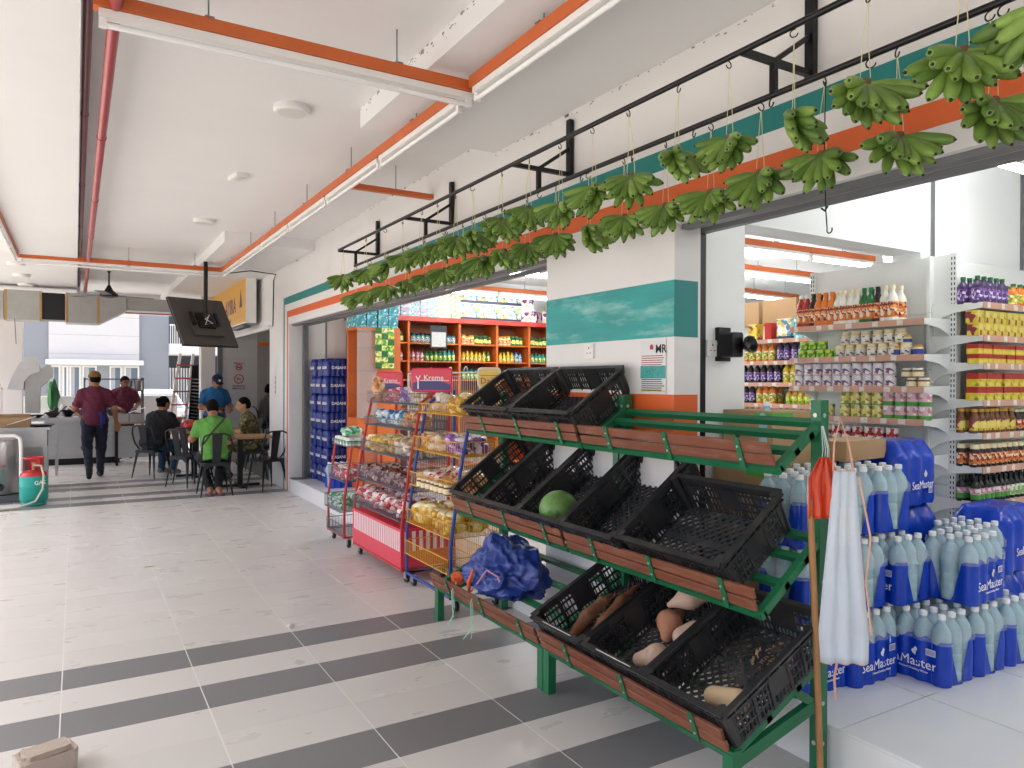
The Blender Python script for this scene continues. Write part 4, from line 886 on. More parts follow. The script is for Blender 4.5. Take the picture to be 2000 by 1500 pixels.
for zi, z in enumerate((.98, 1.4, 1.68, 1.95)):
    for bay, (x0, x1) in enumerate(((.05, .76), (.83, 1.6), (1.67, 2.26), (2.33, 2.86), (2.93, 3.38))):
        x = x0+.06
        while x < x1-.05:
            me, nm = ri.choice(mj if zi in (3,) else mb); k = ri.randint(3, 6)
            for _ in range(k):
                if x > x1-.04: break
                for dy in (.07, .17): tag(obj('medicine_bottle', me, None, (3.42+x, 10.5+yf+dy, Hf+z), (0, 0, ri.uniform(-.4, .4)), (1, 1, ri.uniform(.9, 1.15))), '%s on the %s board of the medicine shelf, %s bay' % (nm, ('lowest', 'second', 'third', 'upper')[zi], ('first', 'second', 'third', 'fourth', 'last')[bay]), 'bottle', 'medicines on the orange shelf')
                x += .072
            x += .008
def bstack(nm, lb, me, x0, n, dx, h, lv, y=10.2):
    for k in range(lv): prod(nm, lb, 'box', 'boxes on top of the medicine shelf', me, [(x0+dx*i, y, Hf+2.33+h*k) for i in range(n)], .003, False)
bstack('diaper_pack', 'aqua and pink packet stacked on the medicine shelf top', boxm('b', .30, .2, .098, bx_pk), 3.95, 3, .31, .1, 5)
bstack('tissue_pack', 'pale green packet stacked on the medicine shelf top', boxm('b', .30, .2, .07, bx_gn), 4.78, 2, .31, .072, 7)
bstack('detergent_box', 'white printed box in the two high row on the medicine shelf top', boxm('b', .36, .2, .26, bx_wt), 5.27, 3, .37, .262, 2)
for (x, z, w_, h_, m_, lb) in ((6.34, 0, .3, .2, bx_rw, 'low red and white box after the printed row'), (6.3, .2, .26, .24, bx_rw, 'upper red and white box after the printed row'), (6.7, 0, .2, .2, bx_rw, 'narrow red box next to the stacked pair'), (6.93, 0, .24, .2, bx_wt, 'white box beneath another white box'), (6.95, .2, .34, .16, bx_wt, 'white box resting across two boxes'), (7.28, 0, .28, .18, pal['red'], 'plain red box near the shelf end')):
    one('goods_box', lb+' on the medicine shelf', 'box', G().box(-w_/2, -.1, 0, w_/2, .1, h_), m_, (x, 10.2, Hf+2.33+z))
one('wipes_tub', 'tall tub with orange lid at the end of the medicine shelf top', 'tub', jar('jar', .36, .12, pal['white'], bx_rw, pal['orange']), None, (7.58, 10.2, Hf+2.33))
# glass and orange counter with aqua packets on top
m_glass = M('counter_glass', 'cfd8d6', .05, var=.02, alpha=.28); 
ct = thing('display_counter', 'orange display cabinet with glass front carrying aqua packets', 'cabinet', (3.05, 8.95, Hf))
part('side_panel', G().box(.27, -.02, 0, .58, .0, 2.03), m_osh, ct); part('body', G().box(.02, .02, 0, .57, .45, .9).box(.02, .40, .9, .57, .45, 2.03).box(.0, .0, 2.03, .58, .46, 2.06), m_osh, ct)
part('glass_pane', G().box(.0, -.018, .9, .268, -.01, 2.03), m_glass, ct)
for z in (1.2, 1.5, 1.8): part('glass_shelf', G().box(.02, .0, z, .57, .4, z+.008), m_glass, ct)
prod('milk_packet', 'aqua packet stacked on the orange display cabinet', 'packet', 'aqua packets on the cabinet', boxm('b', .13, .2, .165, bx_cy), [(3.12+.145*i, 9.08+.21*j, Hf+2.06+.166*k) for i in range(4) for j in range(2) for k in range(2)], .004, False)
t = thing('hanging_notice', 'framed white notice hanging in front of the medicine shelf', 'notice', (4.44, 9.5, 0)); 
pz0, pz1 = atY(845, 680, 9.5).z, atY(845, 636, 9.5).z
part('board', G().box(-.13, -.01, pz0, .13, .0, pz1), M('notice_frame', '3a3a40', .5), t); part('paper', G().box(-.11, -.012, pz0+.02, .11, -.0105, pz1-.09), M('notice_paper', 'd9dbd9', .7, dirt=.4, dcol='8f9292', dscale=30), t)
part('hanger', G().tube([(0, 0, pz1), (0, 0, 3.2)], .002, 4), m_zinc, t)
t = thing('sachet_strip', 'strips of green sachets hanging on the orange cabinet', 'sachets', (3.40, 8.90, 0)); z0 = atY(742, 720, 8.9).z
for i in range(3):
    for j in range(7): part('sachet', G().box(-.13+.085*i, -.03, z0+.075*j, -.05+.085*i, -.022, z0+.07+.075*j), can_lm if (i+j) % 3 else pal['green'], t)
# ================================================================== BREAD TROLLEYS
def wires(p0, p1, n, r, g, a, b):
    """n wires spread from segment p0-p1, each running from +a to +b"""
    for i in range(n+1):
        c = Vector(p0).lerp(Vector(p1), i/n); g.tube([c+Vector(a), c+Vector(b)], r, 4, caps=False)
def basket(w_, d_, h_, mat, parent, loc, sp=.03, front=None, r=.0022):
    """w along local y, d along local x; open wire tray"""
    g = G(); f = front if front is not None else h_
    for (x, y0, y1, hh) in ((0, 0, w_, f), (d_, 0, w_, h_)):
        wires((x, 0, 0), (x, w_, 0), max(2, round(w_/sp)), r, g, (0, 0, 0), (0, 0, hh)); g.tube([(x, 0, hh), (x, w_, hh)], r*1.8, 6); g.tube([(x, 0, 0), (x, w_, 0)], r*1.8, 6)
    for y in (0, w_):
        wires((0, y, 0), (d_, y, 0), max(2, round(d_/sp)), r, g, (0, 0, 0), (0, 0, min(f, h_))); g.tube([(0, y, f), (d_, y, h_)], r*1.8, 6); g.tube([(0, y, 0), (d_, y, 0)], r*1.8, 6)
    wires((0, 0, 0), (0, w_, 0), max(2, round(w_/sp/1.3)), r, g, (0, 0, .001), (d_, 0, .001))
    return part('wire_basket', g, mat, parent, loc=loc)
m_wy = M('yellow_wire', 'd9a12c', .4, var=.1); m_wg = M('grey_wire', '6a6f78', .4, metal=.5); m_ww = M('white_wire', 'dcdcd8', .4)
m_fr = M('red_frame_paint', 'b3322c', .4, var=.1); m_fb = M('blue_frame_paint', '24418f', .4, var=.1)
m_pink = M('pink_panel', 'd8394f', .35, var=.05); m_whp = M('white_panel_stripe', 'efe6e6', .4, var=.02)
m_rub = M('castor_rubber', '26272a', .6); m_steel = M('castor_steel', 'a9abad', .35, metal=.8)
def castor(parent, x, y):
    c = part('castor', G().tube([(x-.011, y, .035), (x+.011, y, .035)], .035, 14), m_rub, parent, smooth=40)
    part('castor_fork', G().box(x-.018, y-.02, .03, x-.014, y+.02, .085).box(x+.014, y-.02, .03, x+.018, y+.02, .085).box(x-.018, y-.02, .082, x+.018, y+.02, .09), m_steel, c)
def trolley(nm, label, x0, y0, w_, d_, top, tiers, fm, wm, panel=None, signs=()):
    t = thing(nm, label, 'trolley', (x0, y0, 0))
    for y in (.02, w_-.02): castor(t, .05, y); castor(t, d_-.04, y)
    g0 = .09
    part('base_frame', G().tube([(.0, 0, g0+.012), (0, w_, g0+.012), (d_, w_, g0+.012), (d_, 0, g0+.012)], .0125, 8, closed=True), fm, t, smooth=40)
    for y in (0, w_):   # leaning side frames: rear post upright, front post swept back
        part('side_frame', G().tube([(d_, y, g0), (d_, y, top)], .0125, 8), fm, t, smooth=40)
        part('side_frame', G().tube([(0, y, g0), (.0, y, .45), (.07, y, .95), (.16, y, top-.12), (d_-.1, y, top-.02)], .0125, 8), fm, t, smooth=40)
    part('back_mesh', (lambda g: (wires((d_, 0, g0), (d_, w_, g0), max(4, round(w_/.035)), .0018, g, (0, 0, 0), (0, 0, top-g0)), [g.tube([(d_, 0, z), (d_, w_, z)], .0018, 4) for z in np.arange(.3, top, .2)], g)[-1])(G()), wm, t)
    for (z, x, dd, h_) in tiers: basket(w_-.01, dd, h_, wm, t, (x, .005, z))
    if panel:
        p = part('base_panel', G().box(-.012, -.012, g0+.03, d_, w_+.012, g0+.03+panel), m_pink, t); n = int(w_/.042)
        for i in range(n): part('panel_stripe', G().box(-.015, .012+.042*i, g0+.03+panel*.42, -.0125, .034+.042*i, g0+.03+panel*.93), m_whp, p)
        for i in range(int(d_/.06)): part('panel_stripe', G().box(.02+.06*i, -.015, g0+.03+panel*.42, .05+.06*i, -.0125, g0+.03+panel*.93), m_whp, p)
    return t
r1 = trolley('bread_trolley', 'small red framed wire trolley with cup trays, nearest the water stack', 2.16, 6.68, .5, .36, 1.05, [(.12, -.02, .34, .10), (.34, -.04, .32, .12), (.62, .0, .32, .12), (.95, .04, .30, .05)], m_fr, m_wg)
r2 = trolley('bread_trolley', 'red framed bread trolley with a pink striped base panel', 2.17, 5.30, 1.12, .40, 1.52, [(.48, -.02, .40, .06), (.70, .02, .36, .12), (.95, .06, .32, .09), (1.18, .09, .30, .07), (1.38, .12, .28, .09)], m_fr, m_wg, .30)
r3 = trolley('bread_trolley', 'yellow wire bread trolley on a blue frame beside the green rack', 2.18, 4.46, .76, .40, 1.50, [(.26, -.02, .40, .10), (.50, -.01, .40, .10), (.78, .02, .36, .10), (1.05, .05, .33, .10), (1.33, .09, .30, .07)], m_fb, m_wy)
# tall white wire rack inside the opening behind the trolleys
t = thing('wire_rack', 'tall white wire rack standing inside the shop behind the bread trolleys', 'rack', (2.85, 5.3, .195))
g = G(); wires((0, 0, 0), (0, 1.5, 0), 42, .002, g, (0, 0, .05), (0, 0, 1.42))
for z in np.arange(.1, 1.45, .165): g.tube([(0, 0, z), (0, 1.5, z)], .0022, 4)
part('mesh_panel', g, m_ww, t)
part('frame', G().tube([(0, 0, 0), (0, 0, 1.45), (0, .72, 1.45), (0, .78, 1.45), (0, 1.5, 1.45), (0, 1.5, 0)], .009, 8), m_ww, t, smooth=40)
for y in (.25, .55, .95, 1.25): part('hook_loop', G().tube([(0, y+.03*math.cos(a), 1.47+.03*math.sin(a)) for a in np.linspace(0, math.pi, 9)], .004, 6), m_ww, t, smooth=40)
for z in (.3, .7, 1.1): basket(1.48, .28, .06, m_ww, t, (.01, .01, z), .05)
# ---- signs on the trolleys
m_sgp = M('sign_pink', 'd9485c', .35, var=.03); m_sgn = M('sign_purple', '4a3f78', .35, var=.03); m_sgw = M('sign_white', 'f3eeee', .4, var=0); m_sgy = M('sign_yellow', 'e7c368', .4, var=.05); m_brn = M('sign_brown', '9a4a2a', .4)
def rrect(w_, h_, r, n=6): return [(sx*(w_/2-r)+r*math.cos(a), sz*(h_/2-r)+r*math.sin(a)) for sx, sz, a0 in ((1, 1, 0), (-1, 1, 90), (-1, -1, 180), (1, -1, 270)) for a in [R(a0+90*i/(n-1)) for i in range(n)]]
tx_sign = text_mesh('Kreme', .06, m_sgw); tx_dl = text_mesh('Daily', .06, m_brn)
def sign(lb, u0, v0, u1, v1, x, rz, yellow=False, y=None):
    a = atX(u0, v0, x); b = atX(u1, v1, x); c = (a+b)/2; w_ = abs(a.y-b.y); h_ = abs(a.z-b.z); ca = abs(math.cos(rz+q)) or 1
    w_ = ((b-a).dot(rt))/max(.3, rt.dot(Vector((math.cos(rz), math.sin(rz), 0))))
    w_ *= .8; h_ *= .95
    t = thing('trolley_sign', lb, 'sign', (c.x, c.y, c.z), rz)
    part('board', G().prism(rrect(w_, h_, .02), -.006, .006, 'y'), m_sgy if yellow else m_sgp, t)
    part('rim', G().tube([(p[0], 0, p[1]) for p in rrect(w_+.008, h_+.008, .022)], .007, 6, closed=True), m_ww if yellow else m_pink, t, smooth=50)
    if yellow: obj('lettering', tx_dl, t, (0, -.0075, -h_*.2)); part('stripe', G().box(-w_*.42, -.0072, h_*.1, w_*.42, -.0062, h_*.13), m_brn, t)
    else:
        part('hill', G().prism([(-w_*.48, -h_*.46), (w_*.48, -h_*.46), (w_*.48, -h_*.2), (w_*.2, -h_*.02), (-w_*.1, .0), (-w_*.3, -h_*.05), (-w_*.48, -h_*.12)], -.0085, -.0065, 'y'), m_sgn, t)
        part('tree', G().prism([(-w_*.36, -h_*.4), (-w_*.33, -h_*.4), (-w_*.335, 0), (-w_*.28, h_*.2), (-w_*.3, h_*.22), (-w_*.345, h_*.06), (-w_*.39, h_*.2), (-w_*.41, h_*.18), (-w_*.36, 0)], -.0098, -.0088, 'y'), m_sgw, t)
        part('tree_line', G().prism([(-w_*.45+w_*.03*i, -h_*.03+(.1*h_ if i % 2 else 0)) for i in range(31)]+[(w_*.45, -h_*.1), (-w_*.45, -h_*.1)], -.0094, -.0087, 'y') if False else G().box(-w_*.3, -.0098, -h_*.04, w_*.45, -.0088, -h_*.01), m_sgw, t)
        o = obj('lettering', tx_sign, t, (w_*.06, -.0095, h_*.1)); o.scale = (min(1, w_/.3),)*3
    part('stem', G().tube([(0, .004, -h_/2), (0, .004, -h_/2-.12)], .006, 6), m_fr, t)
sign('small pink and purple sign over the red trolley, end near the water stack', 739, 728, 784, 767, 2.40, -.75)
sign('wide pink and purple sign over the red trolley', 806, 721, 885, 766, 2.42, -.75)
sign('yellow sign on the yellow wire trolley beside the top crates', 932, 720, 980, 756, 2.50, -.6, True)
# ---- wrapped goods in the baskets
from mathutils import noise as NZ
def bag_mesh(seed, sx, sy, sz, mat, k=.28):
    g = G(); nu, nv = 16, 10; sh = Vector((seed*3.7, seed*1.3, seed*.7))
    for j in range(nv+1):
        th = math.pi*j/nv
        for i in range(nu):
            a = 2*math.pi*i/nu; d = Vector((math.sin(th)*math.cos(a), math.sin(th)*math.sin(a), math.cos(th)))
            r = 1+k*(NZ.noise(d*1.9+sh))-k*.5*abs(NZ.noise(d*4+sh))
            sq = .8+.2/max(abs(d.x), abs(d.y), abs(d.z))
            g.v.append((d.x*sx*r*sq, d.y*sy*r*sq, sz+d.z*sz*r*sq))
    g.f = [(j*nu+i, (j+1)*nu+i, (j+1)*nu+(i+1) % nu, j*nu+(i+1) % nu) for j in range(nv) for i in range(nu)]; g.m = [0]*len(g.f)
    return g.mesh('bag', mat, 50)
def PB(nm, cols, sc=22): return M('bag_'+nm, cols[0], .22, var=.15, scale=15, splot=(cols, sc, .0, 1.0), bump=.5, bscale=35, coat=.4)
bags = {'bun': PB('bun', ['c98d4f', 'd9a866', 'a86a34', 'e3c9a0', '8a4f2a']), 'choc': PB('choc', ['6b3328', '8a4a44', 'c9a3a3', '5a2a28', 'b78a8a']), 'pinkb': PB('pinkb', ['d64a6a', 'ecd6da', 'c23a3a', 'f0e6e6', 'b02a3a']), 'redw': PB('redw', ['b82a2e', 'efe6e6', 'd98a8a', 'e9e0e0', '7a2a4a'], 30), 'yel': PB('yel', ['d9b32e', 'e6c95a', 'b8862a', 'efe6b8', '6b7a2a']), 'green': PB('green', ['2f8a5c', 'cfe6d6', '57b088', 'e6efe6']), 'blue': PB('blue', ['3a8fc0', 'd9e6ea', '2a5f9a', 'cdbf8a']), 'purp': PB('purp', ['6a3f8a', 'd9d0e0', '8f5fb0', 'e6dfe6', 'b3252e']), 'clear': PB('clear', ['c9b9a0', 'd9cdbb', 'a98a66', 'e6dfd2'])}
bmz = {k: [bag_mesh(i+hash(k) % 7 if False else i*3+len(k), .075, .06, .035, m_) for i in range(3)] for k, m_ in bags.items()}
def fill(tr, tier_z, x, dd, w_, kinds, lb, nm, n, layers=1, sc=1.0):
    o = tr.location; m = 0
    for l in range(layers):
        for i in range(n):
            kd = kinds[int(i/n*len(kinds))]; y = .05+(w_-.1)*(i+.5)/n
            for xx in ((.27, .73) if dd > .3 else (.5,)):
                tag(obj(nm, bmz[kd][random.randrange(3)], None, (o.x+x+dd*xx+random.uniform(-.015, .015), o.y+y+random.uniform(-.012, .012), tier_z+.004+l*.05*sc), (random.uniform(-.2, .2), random.uniform(-.25, .25), random.uniform(-1.2, 1.2)), (sc*random.uniform(.85, 1.1), sc*random.uniform(.85, 1.1), sc*random.uniform(.9, 1.3))), lb, 'bread packet' if nm != 'snack_bag' else 'snack bag', 'wrapped goods on the bread trolleys')
fill(r1, .62, .0, .32, .5, ['pinkb'], 'clear bag of pink sweets in the small trolley upper basket', 'snack_bag', 5, 2)
fill(r1, .34, -.04, .32, .5, ['green'], 'green and clear snack bag in the small trolley lower basket', 'snack_bag', 5, 2)
m_cup = P_('cup_print', [(0, 'e6efe9'), (.3, '8fcfae'), (.6, 'e9f2ec')]); cupm = jar('cup', .075, .042, m_cup, m_cup, pal['white'])
prod('noodle_cup', 'white and mint green cup on the small trolley top tray', 'cup', 'mint cups', cupm, [(2.16+.08+.09*j, 6.74+.092*i, .953) for i in range(5) for j in range(3)])
one('snack_bag', 'crinkled clear and green bag lying on the mint cups', 'snack bag', bag_mesh(9, .11, .09, .05, bags['green']), None, (2.3, 6.9, 1.03))
fill(r2, .48, -.02, .40, 1.12, ['redw'], 'red and white bread bag heaped on the pink base', 'bread_bag', 8, 2, 1.15)
fill(r2, .70, .02, .36, 1.12, ['choc'], 'chocolate bun packet in the red trolley basket', 'bread_packet', 9, 2)
fill(r2, .95, .06, .32, 1.12, ['clear', 'yel', 'yel'], 'yellow bun packet in the red trolley middle basket', 'bread_packet', 9, 2, 1.1)
fill(r2, 1.18, .09, .30, 1.12, ['bun', 'blue', 'blue'], 'brown or blue wrapped packet in the red trolley upper basket', 'bread_packet', 10, 2)
fill(r2, 1.38, .12, .28, 1.12, ['clear', 'purp', 'pinkb', 'choc'], 'purple and red wrapped loaf in the red trolley top basket', 'bread_packet', 9, 2)
fill(r3, 1.33, .09, .30, .76, ['yel', 'clear'], 'yellow and clear bag in the yellow trolley top basket', 'bread_packet', 5, 2, 1.1)
fill(r3, 1.05, .05, .33, .76, ['purp', 'clear', 'bun'], 'purple or tan wrapped bun in the yellow trolley upper basket', 'bread_packet', 7, 2)
fill(r3, .78, .02, .36, .76, ['bun', 'redw', 'clear'], 'tan or red bun packet in the yellow trolley middle basket', 'bread_packet', 7, 2)
fill(r3, .50, -.01, .40, .76, ['yel'], 'white and yellow bag in the yellow trolley lower basket', 'bread_packet', 5, 2, 1.2)
prod('cake_cup', 'brown cake cup in a row at the yellow trolley front', 'cake', 'brown cake cups', jar('cup', .07, .034, pal['brown'], pal['cream'], pal['cream']), [(2.20, 4.55+.075*i, .785) for i in range(7)])
one('bread_loaf', 'brown paper wrapped loaf with twisted top on the red trolley', 'bread', bag_mesh(4, .09, .08, .11, bags['bun'], .4), None, (2.36, 6.25, 1.39))
t = thing('water_pack', 'opened clear water pack standing on the dark blue stack edge', 'water pack', (2.95, 9.30, .195)); t.scale = (1, 1, 1)
obj('wrap', wr, t); obj('clear_film', clm, t)
for i in range(4):
    for j in range(3): b = obj('bottle', petm, t, ((i-1.5)*2*BR, (j-1)*2*BR, 0)); obj('cap', capm, b, (0, 0, .297))
# ================================================================== THINGS BY THE RACK POST
m_wood = M('broom_wood', 'a5794c', .55, var=.25, scale=8, stretch=(8, 8, 1), dirt=.3, dcol='6b4a2c', dscale=6)
p1 = atZ(1598, 1560, 0) if False else Vector((2.40, 1.69, 0)); tp = atX(1580, 930, 2.44)
t = thing('broom_handle', 'wooden broom handle with grey metal ferrule leaning on the rack post', 'broom', (2.40, 1.72, 0))
A = Vector((0, 0, 0)); B = Vector((tp.x-2.40, tp.y-1.72, tp.z)); A = Vector((atX(1604, 1500, 2.44).x-2.40+.0, atX(1604, 1500, 2.44).y-1.72, 0))
part('handle', G().tube([A, A.lerp(B, .5)+Vector((.004, 0, 0)), A.lerp(B, .93)], .0125, 10), m_wood, t, smooth=50)
part('ferrule', G().tube([A.lerp(B, .91), A.lerp(B, .95), A.lerp(B, .951), B], [.0145, .0145, .0125, .0095], 10), m_zinc, t, smooth=40)
m_obag = M('orange_film_bag', 'e8502c', .3, var=.18, scale=10, bump=.4, bscale=14, trans=.25)
def drape(w_, h_, nx, nz, fold, taper, seed, th=0):
    g = G(); sv = Vector((seed, seed*2, 0))
    for j in range(nz+1):
        v_ = j/nz
        for i in range(nx+1):
            u_ = i/nx-.5; x = u_*w_*taper(v_); y = fold*(math.sin(u_*19+seed)*(.4+.6*v_)+.8*NZ.noise(Vector((u_*5, v_*2.5, seed))))
            g.v.append((x, y, -h_*v_))
    g.f = [(j*(nx+1)+i, j*(nx+1)+i+1, (j+1)*(nx+1)+i+1, (j+1)*(nx+1)+i) for j in range(nz) for i in range(nx)]; g.m = [0]*len(g.f); return g
c0 = atX(1582, 890, 2.47)
o = one('plastic_bag', 'orange plastic bag knotted to the rack post', 'bag', drape(.115, .235, 18, 14, .013, lambda v_: .35+.75*min(1, v_*3), 2), m_obag, (2.47, 1.80, c0.z+.0), -.55, smooth=60); o.modifiers.new('s', 'SOLIDIFY').thickness = .004
# apron
m_apr = M('pale_blue_cloth', 'cfd9e2', .8, var=.05, scale=6, bump=.2, bscale=60, dirt=.25, dcol='a9b0b6', dscale=5); m_trim = M('peach_trim', 'dcae94', .8)
a0 = atX(1640, 920, 2.50); a1 = atX(1650, 1300, 2.50)
t = thing('apron', 'pale blue cloth apron with peach trim hanging on the rack post', 'apron', (2.515, atX(1648, 1100, 2.515).y, a0.z), -.62)
hh = a0.z-a1.z; tpr = lambda v_: .42+.58*min(1, v_*1.15)
ag = drape(.185, hh, 22, 26, .011, tpr, 4); ap = part('cloth', ag, m_apr, t, smooth=70); ap.modifiers.new('s', 'SOLIDIFY').thickness = .003
part('patch', G().add([(Vector(p)+Vector((0, -.0035, 0))) for p in [ag.v[j*23+i] for j in range(5, 11) for i in range(8, 19)]], [(j*11+i, j*11+i+1, (j+1)*11+i+1, (j+1)*11+i) for j in range(5) for i in range(10)]), M('faded_patch', 'd8dce0', .8), t, smooth=70)
nz_, nx_ = 26, 22
for nm, idx in (('trim', [j*23+22 for j in range(27)]), ('trim', [26*23+i for i in range(23)]), ('trim', [i for i in range(23)])): part(nm, G().tube([Vector(ag.v[k]) for k in idx], .0035, 5), m_trim, t, smooth=60)
part('tie', G().tube([(.05, -.01, -.02), (.09, -.02, -.25), (.075, -.015, -.42), (.10, -.01, -.62)], .004, 5), m_trim, t, smooth=60)
part('tie', G().tube([(-.02, .01, -hh), (-.03, .01, -hh-.06), (-.025, .01, -hh-.14)], .005, 5), m_trim, t, smooth=60)
part('neck_loop', G().tube([(-.04, 0, 0), (-.035, .01, .10), (-.01, .015, .2), (.02, .01, .1), (.035, 0, 0)], .004, 5), m_trim, t, smooth=60)
g = G()
for k in range(7): s_ = random.uniform(-.02, .02); g.tube([(s_*.3, 0, 0), (s_+.01, -.01, -.09), (s_*1.4, -.01, -.19), (s_+random.uniform(-.02, .02), 0, -.30+random.uniform(-.05, .05))], .0017, 4)
one('string_bundle', 'bundle of pale plastic strings tied round the rack post', 'string', g, M('pale_string', 'cfd8d6', .5), (2.50, 1.83, 1.40), smooth=60)
# ================================================================== WALL FITTINGS ON THE PIER
def socket(lb, loc, rz):
    t = thing('power_socket', lb, 'socket', loc, rz); part('plate', G().prism(rrect(.086, .086, .006), -.012, 0, 'y'), m_white, t)
    g = G().box(-.004, -.0125, .012, .004, -.0118, .024).box(-.02, -.0125, -.014, -.01, -.0118, -.009).box(.01, -.0125, -.014, .02, -.0118, -.009); part('pin_holes', g, m_slot, t); part('switch', G().box(.018, -.016, .018, .03, -.0119, .034), m_white, t)
p = atX(1153, 686, 2.6); socket('white power socket on the pier below the teal band', (2.5998, p.y, p.z), -q)
p = atY(1376, 680, 2.8); socket('white power socket on the inner wall beside the black speaker', (2.90, 2.7998, p.z), 0)
t = thing('wall_speaker', 'black plastic wrapped speaker bracketed on the inner white wall', 'speaker'); p = atY(1415, 675, 2.79)
part('bracket_plate', G().box(p.x-.06, 2.77, p.z-.085, p.x+.025, 2.799, p.z+.095), m_black, t); part('cabinet', G().prism([(p.x-.02+a, p.z+b) for a, b in rrect(.08, .13, .015)], 2.68, 2.77, 'y'), m_black, t)
part('horn', G().lathe([(.02, 0), (.05, .05), (.058, .055), (.058, .07), (.05, .07), (.02, .04)], 20).xf(Matrix.Translation((p.x+.035, 2.69, p.z-.01)) @ Matrix.Rotation(R(75), 4, 'X') @ Matrix.Scale(.8, 4)), m_black, t, smooth=40)
# notice poster on the pier
ya, yb = atX(1252, 700, 2.6).y, atX(1302, 700, 2.6).y; zt, zb_ = atX(1278, 665, 2.6).z, atX(1278, 768, 2.6).z
t = thing('poster', 'paper notice with crest, MR heading and teal text block on the pier', 'poster', (2.5965, (ya+yb)/2, (zt+zb_)/2), -q); w_, h_ = ya-yb, zt-zb_
part('sheet', G().box(-w_/2, -.0008, -h_/2, w_/2, .0008, h_/2), M('poster_paper', 'd8dadb', .5, var=.05), t)
part('teal_block', G().box(-w_/2+.002, -.0016, -h_*.22, w_/2-.002, -.0009, h_*.02), M('poster_teal', '3f9f9a', .5, dirt=.7, dcol='1d5a5c', dscale=60), t)
part('crest', G().prism([(-.012, -.014), (.012, -.014), (.014, .004), (0, .016), (-.014, .004)], -.0018, -.0009, 'y').xf(Matrix.Translation((-w_*.05, 0, h_*.38))), pal['red'], t)
o = obj('lettering', text_mesh('MR', .06, M('ink', '22242a', .6), bold=True), t, (w_*.31, -.0015, h_*.33))
for i in range(12):
    z = h_*.2-.0115*i if i < 6 else -h_*.25-.011*(i-6); part('text_line', G().box(-w_*.45, -.0014, z, w_*(.3+.15*random.random()), -.0009, z+.0045), MATS['ink'] if i > 5 else m_brn, t)
part('yellow_strip', G().box(-w_*.47, -.0016, -h_*.47, w_*.47, -.0009, -h_*.45), pal['yellow'], t)
# litter and bag on the floor
one('plastic_package', 'crumpled clear plastic package lying on the floor at the picture foot', 'package', G().prism(rrect(.2, .13, .02), 0, .09).prism(rrect(.17, .1, .03), .0905, .105).jitter(.004), M('cloudy_plastic', 'b3a497', .3, var=.2, bump=.5, bscale=30, coat=.5), tuple(atZ(88, 1512, 0)), .3)
one('paper_scrap', 'small crumpled white paper on the tile joint', 'litter', G().ball((0, 0, .012), (.03, .02, .012), 8, 6).jitter(.005), m_white, tuple(atZ(567, 1226, 0)), .4)
one('leaf', 'tiny yellow green leaf scrap on the floor', 'litter', G().prism([(-.04, 0), (-.01, .015), (.03, .01), (.045, 0), (.01, -.012)], .001, .004), pal['lime'], tuple(atZ(292, 1107, 0)), .2)
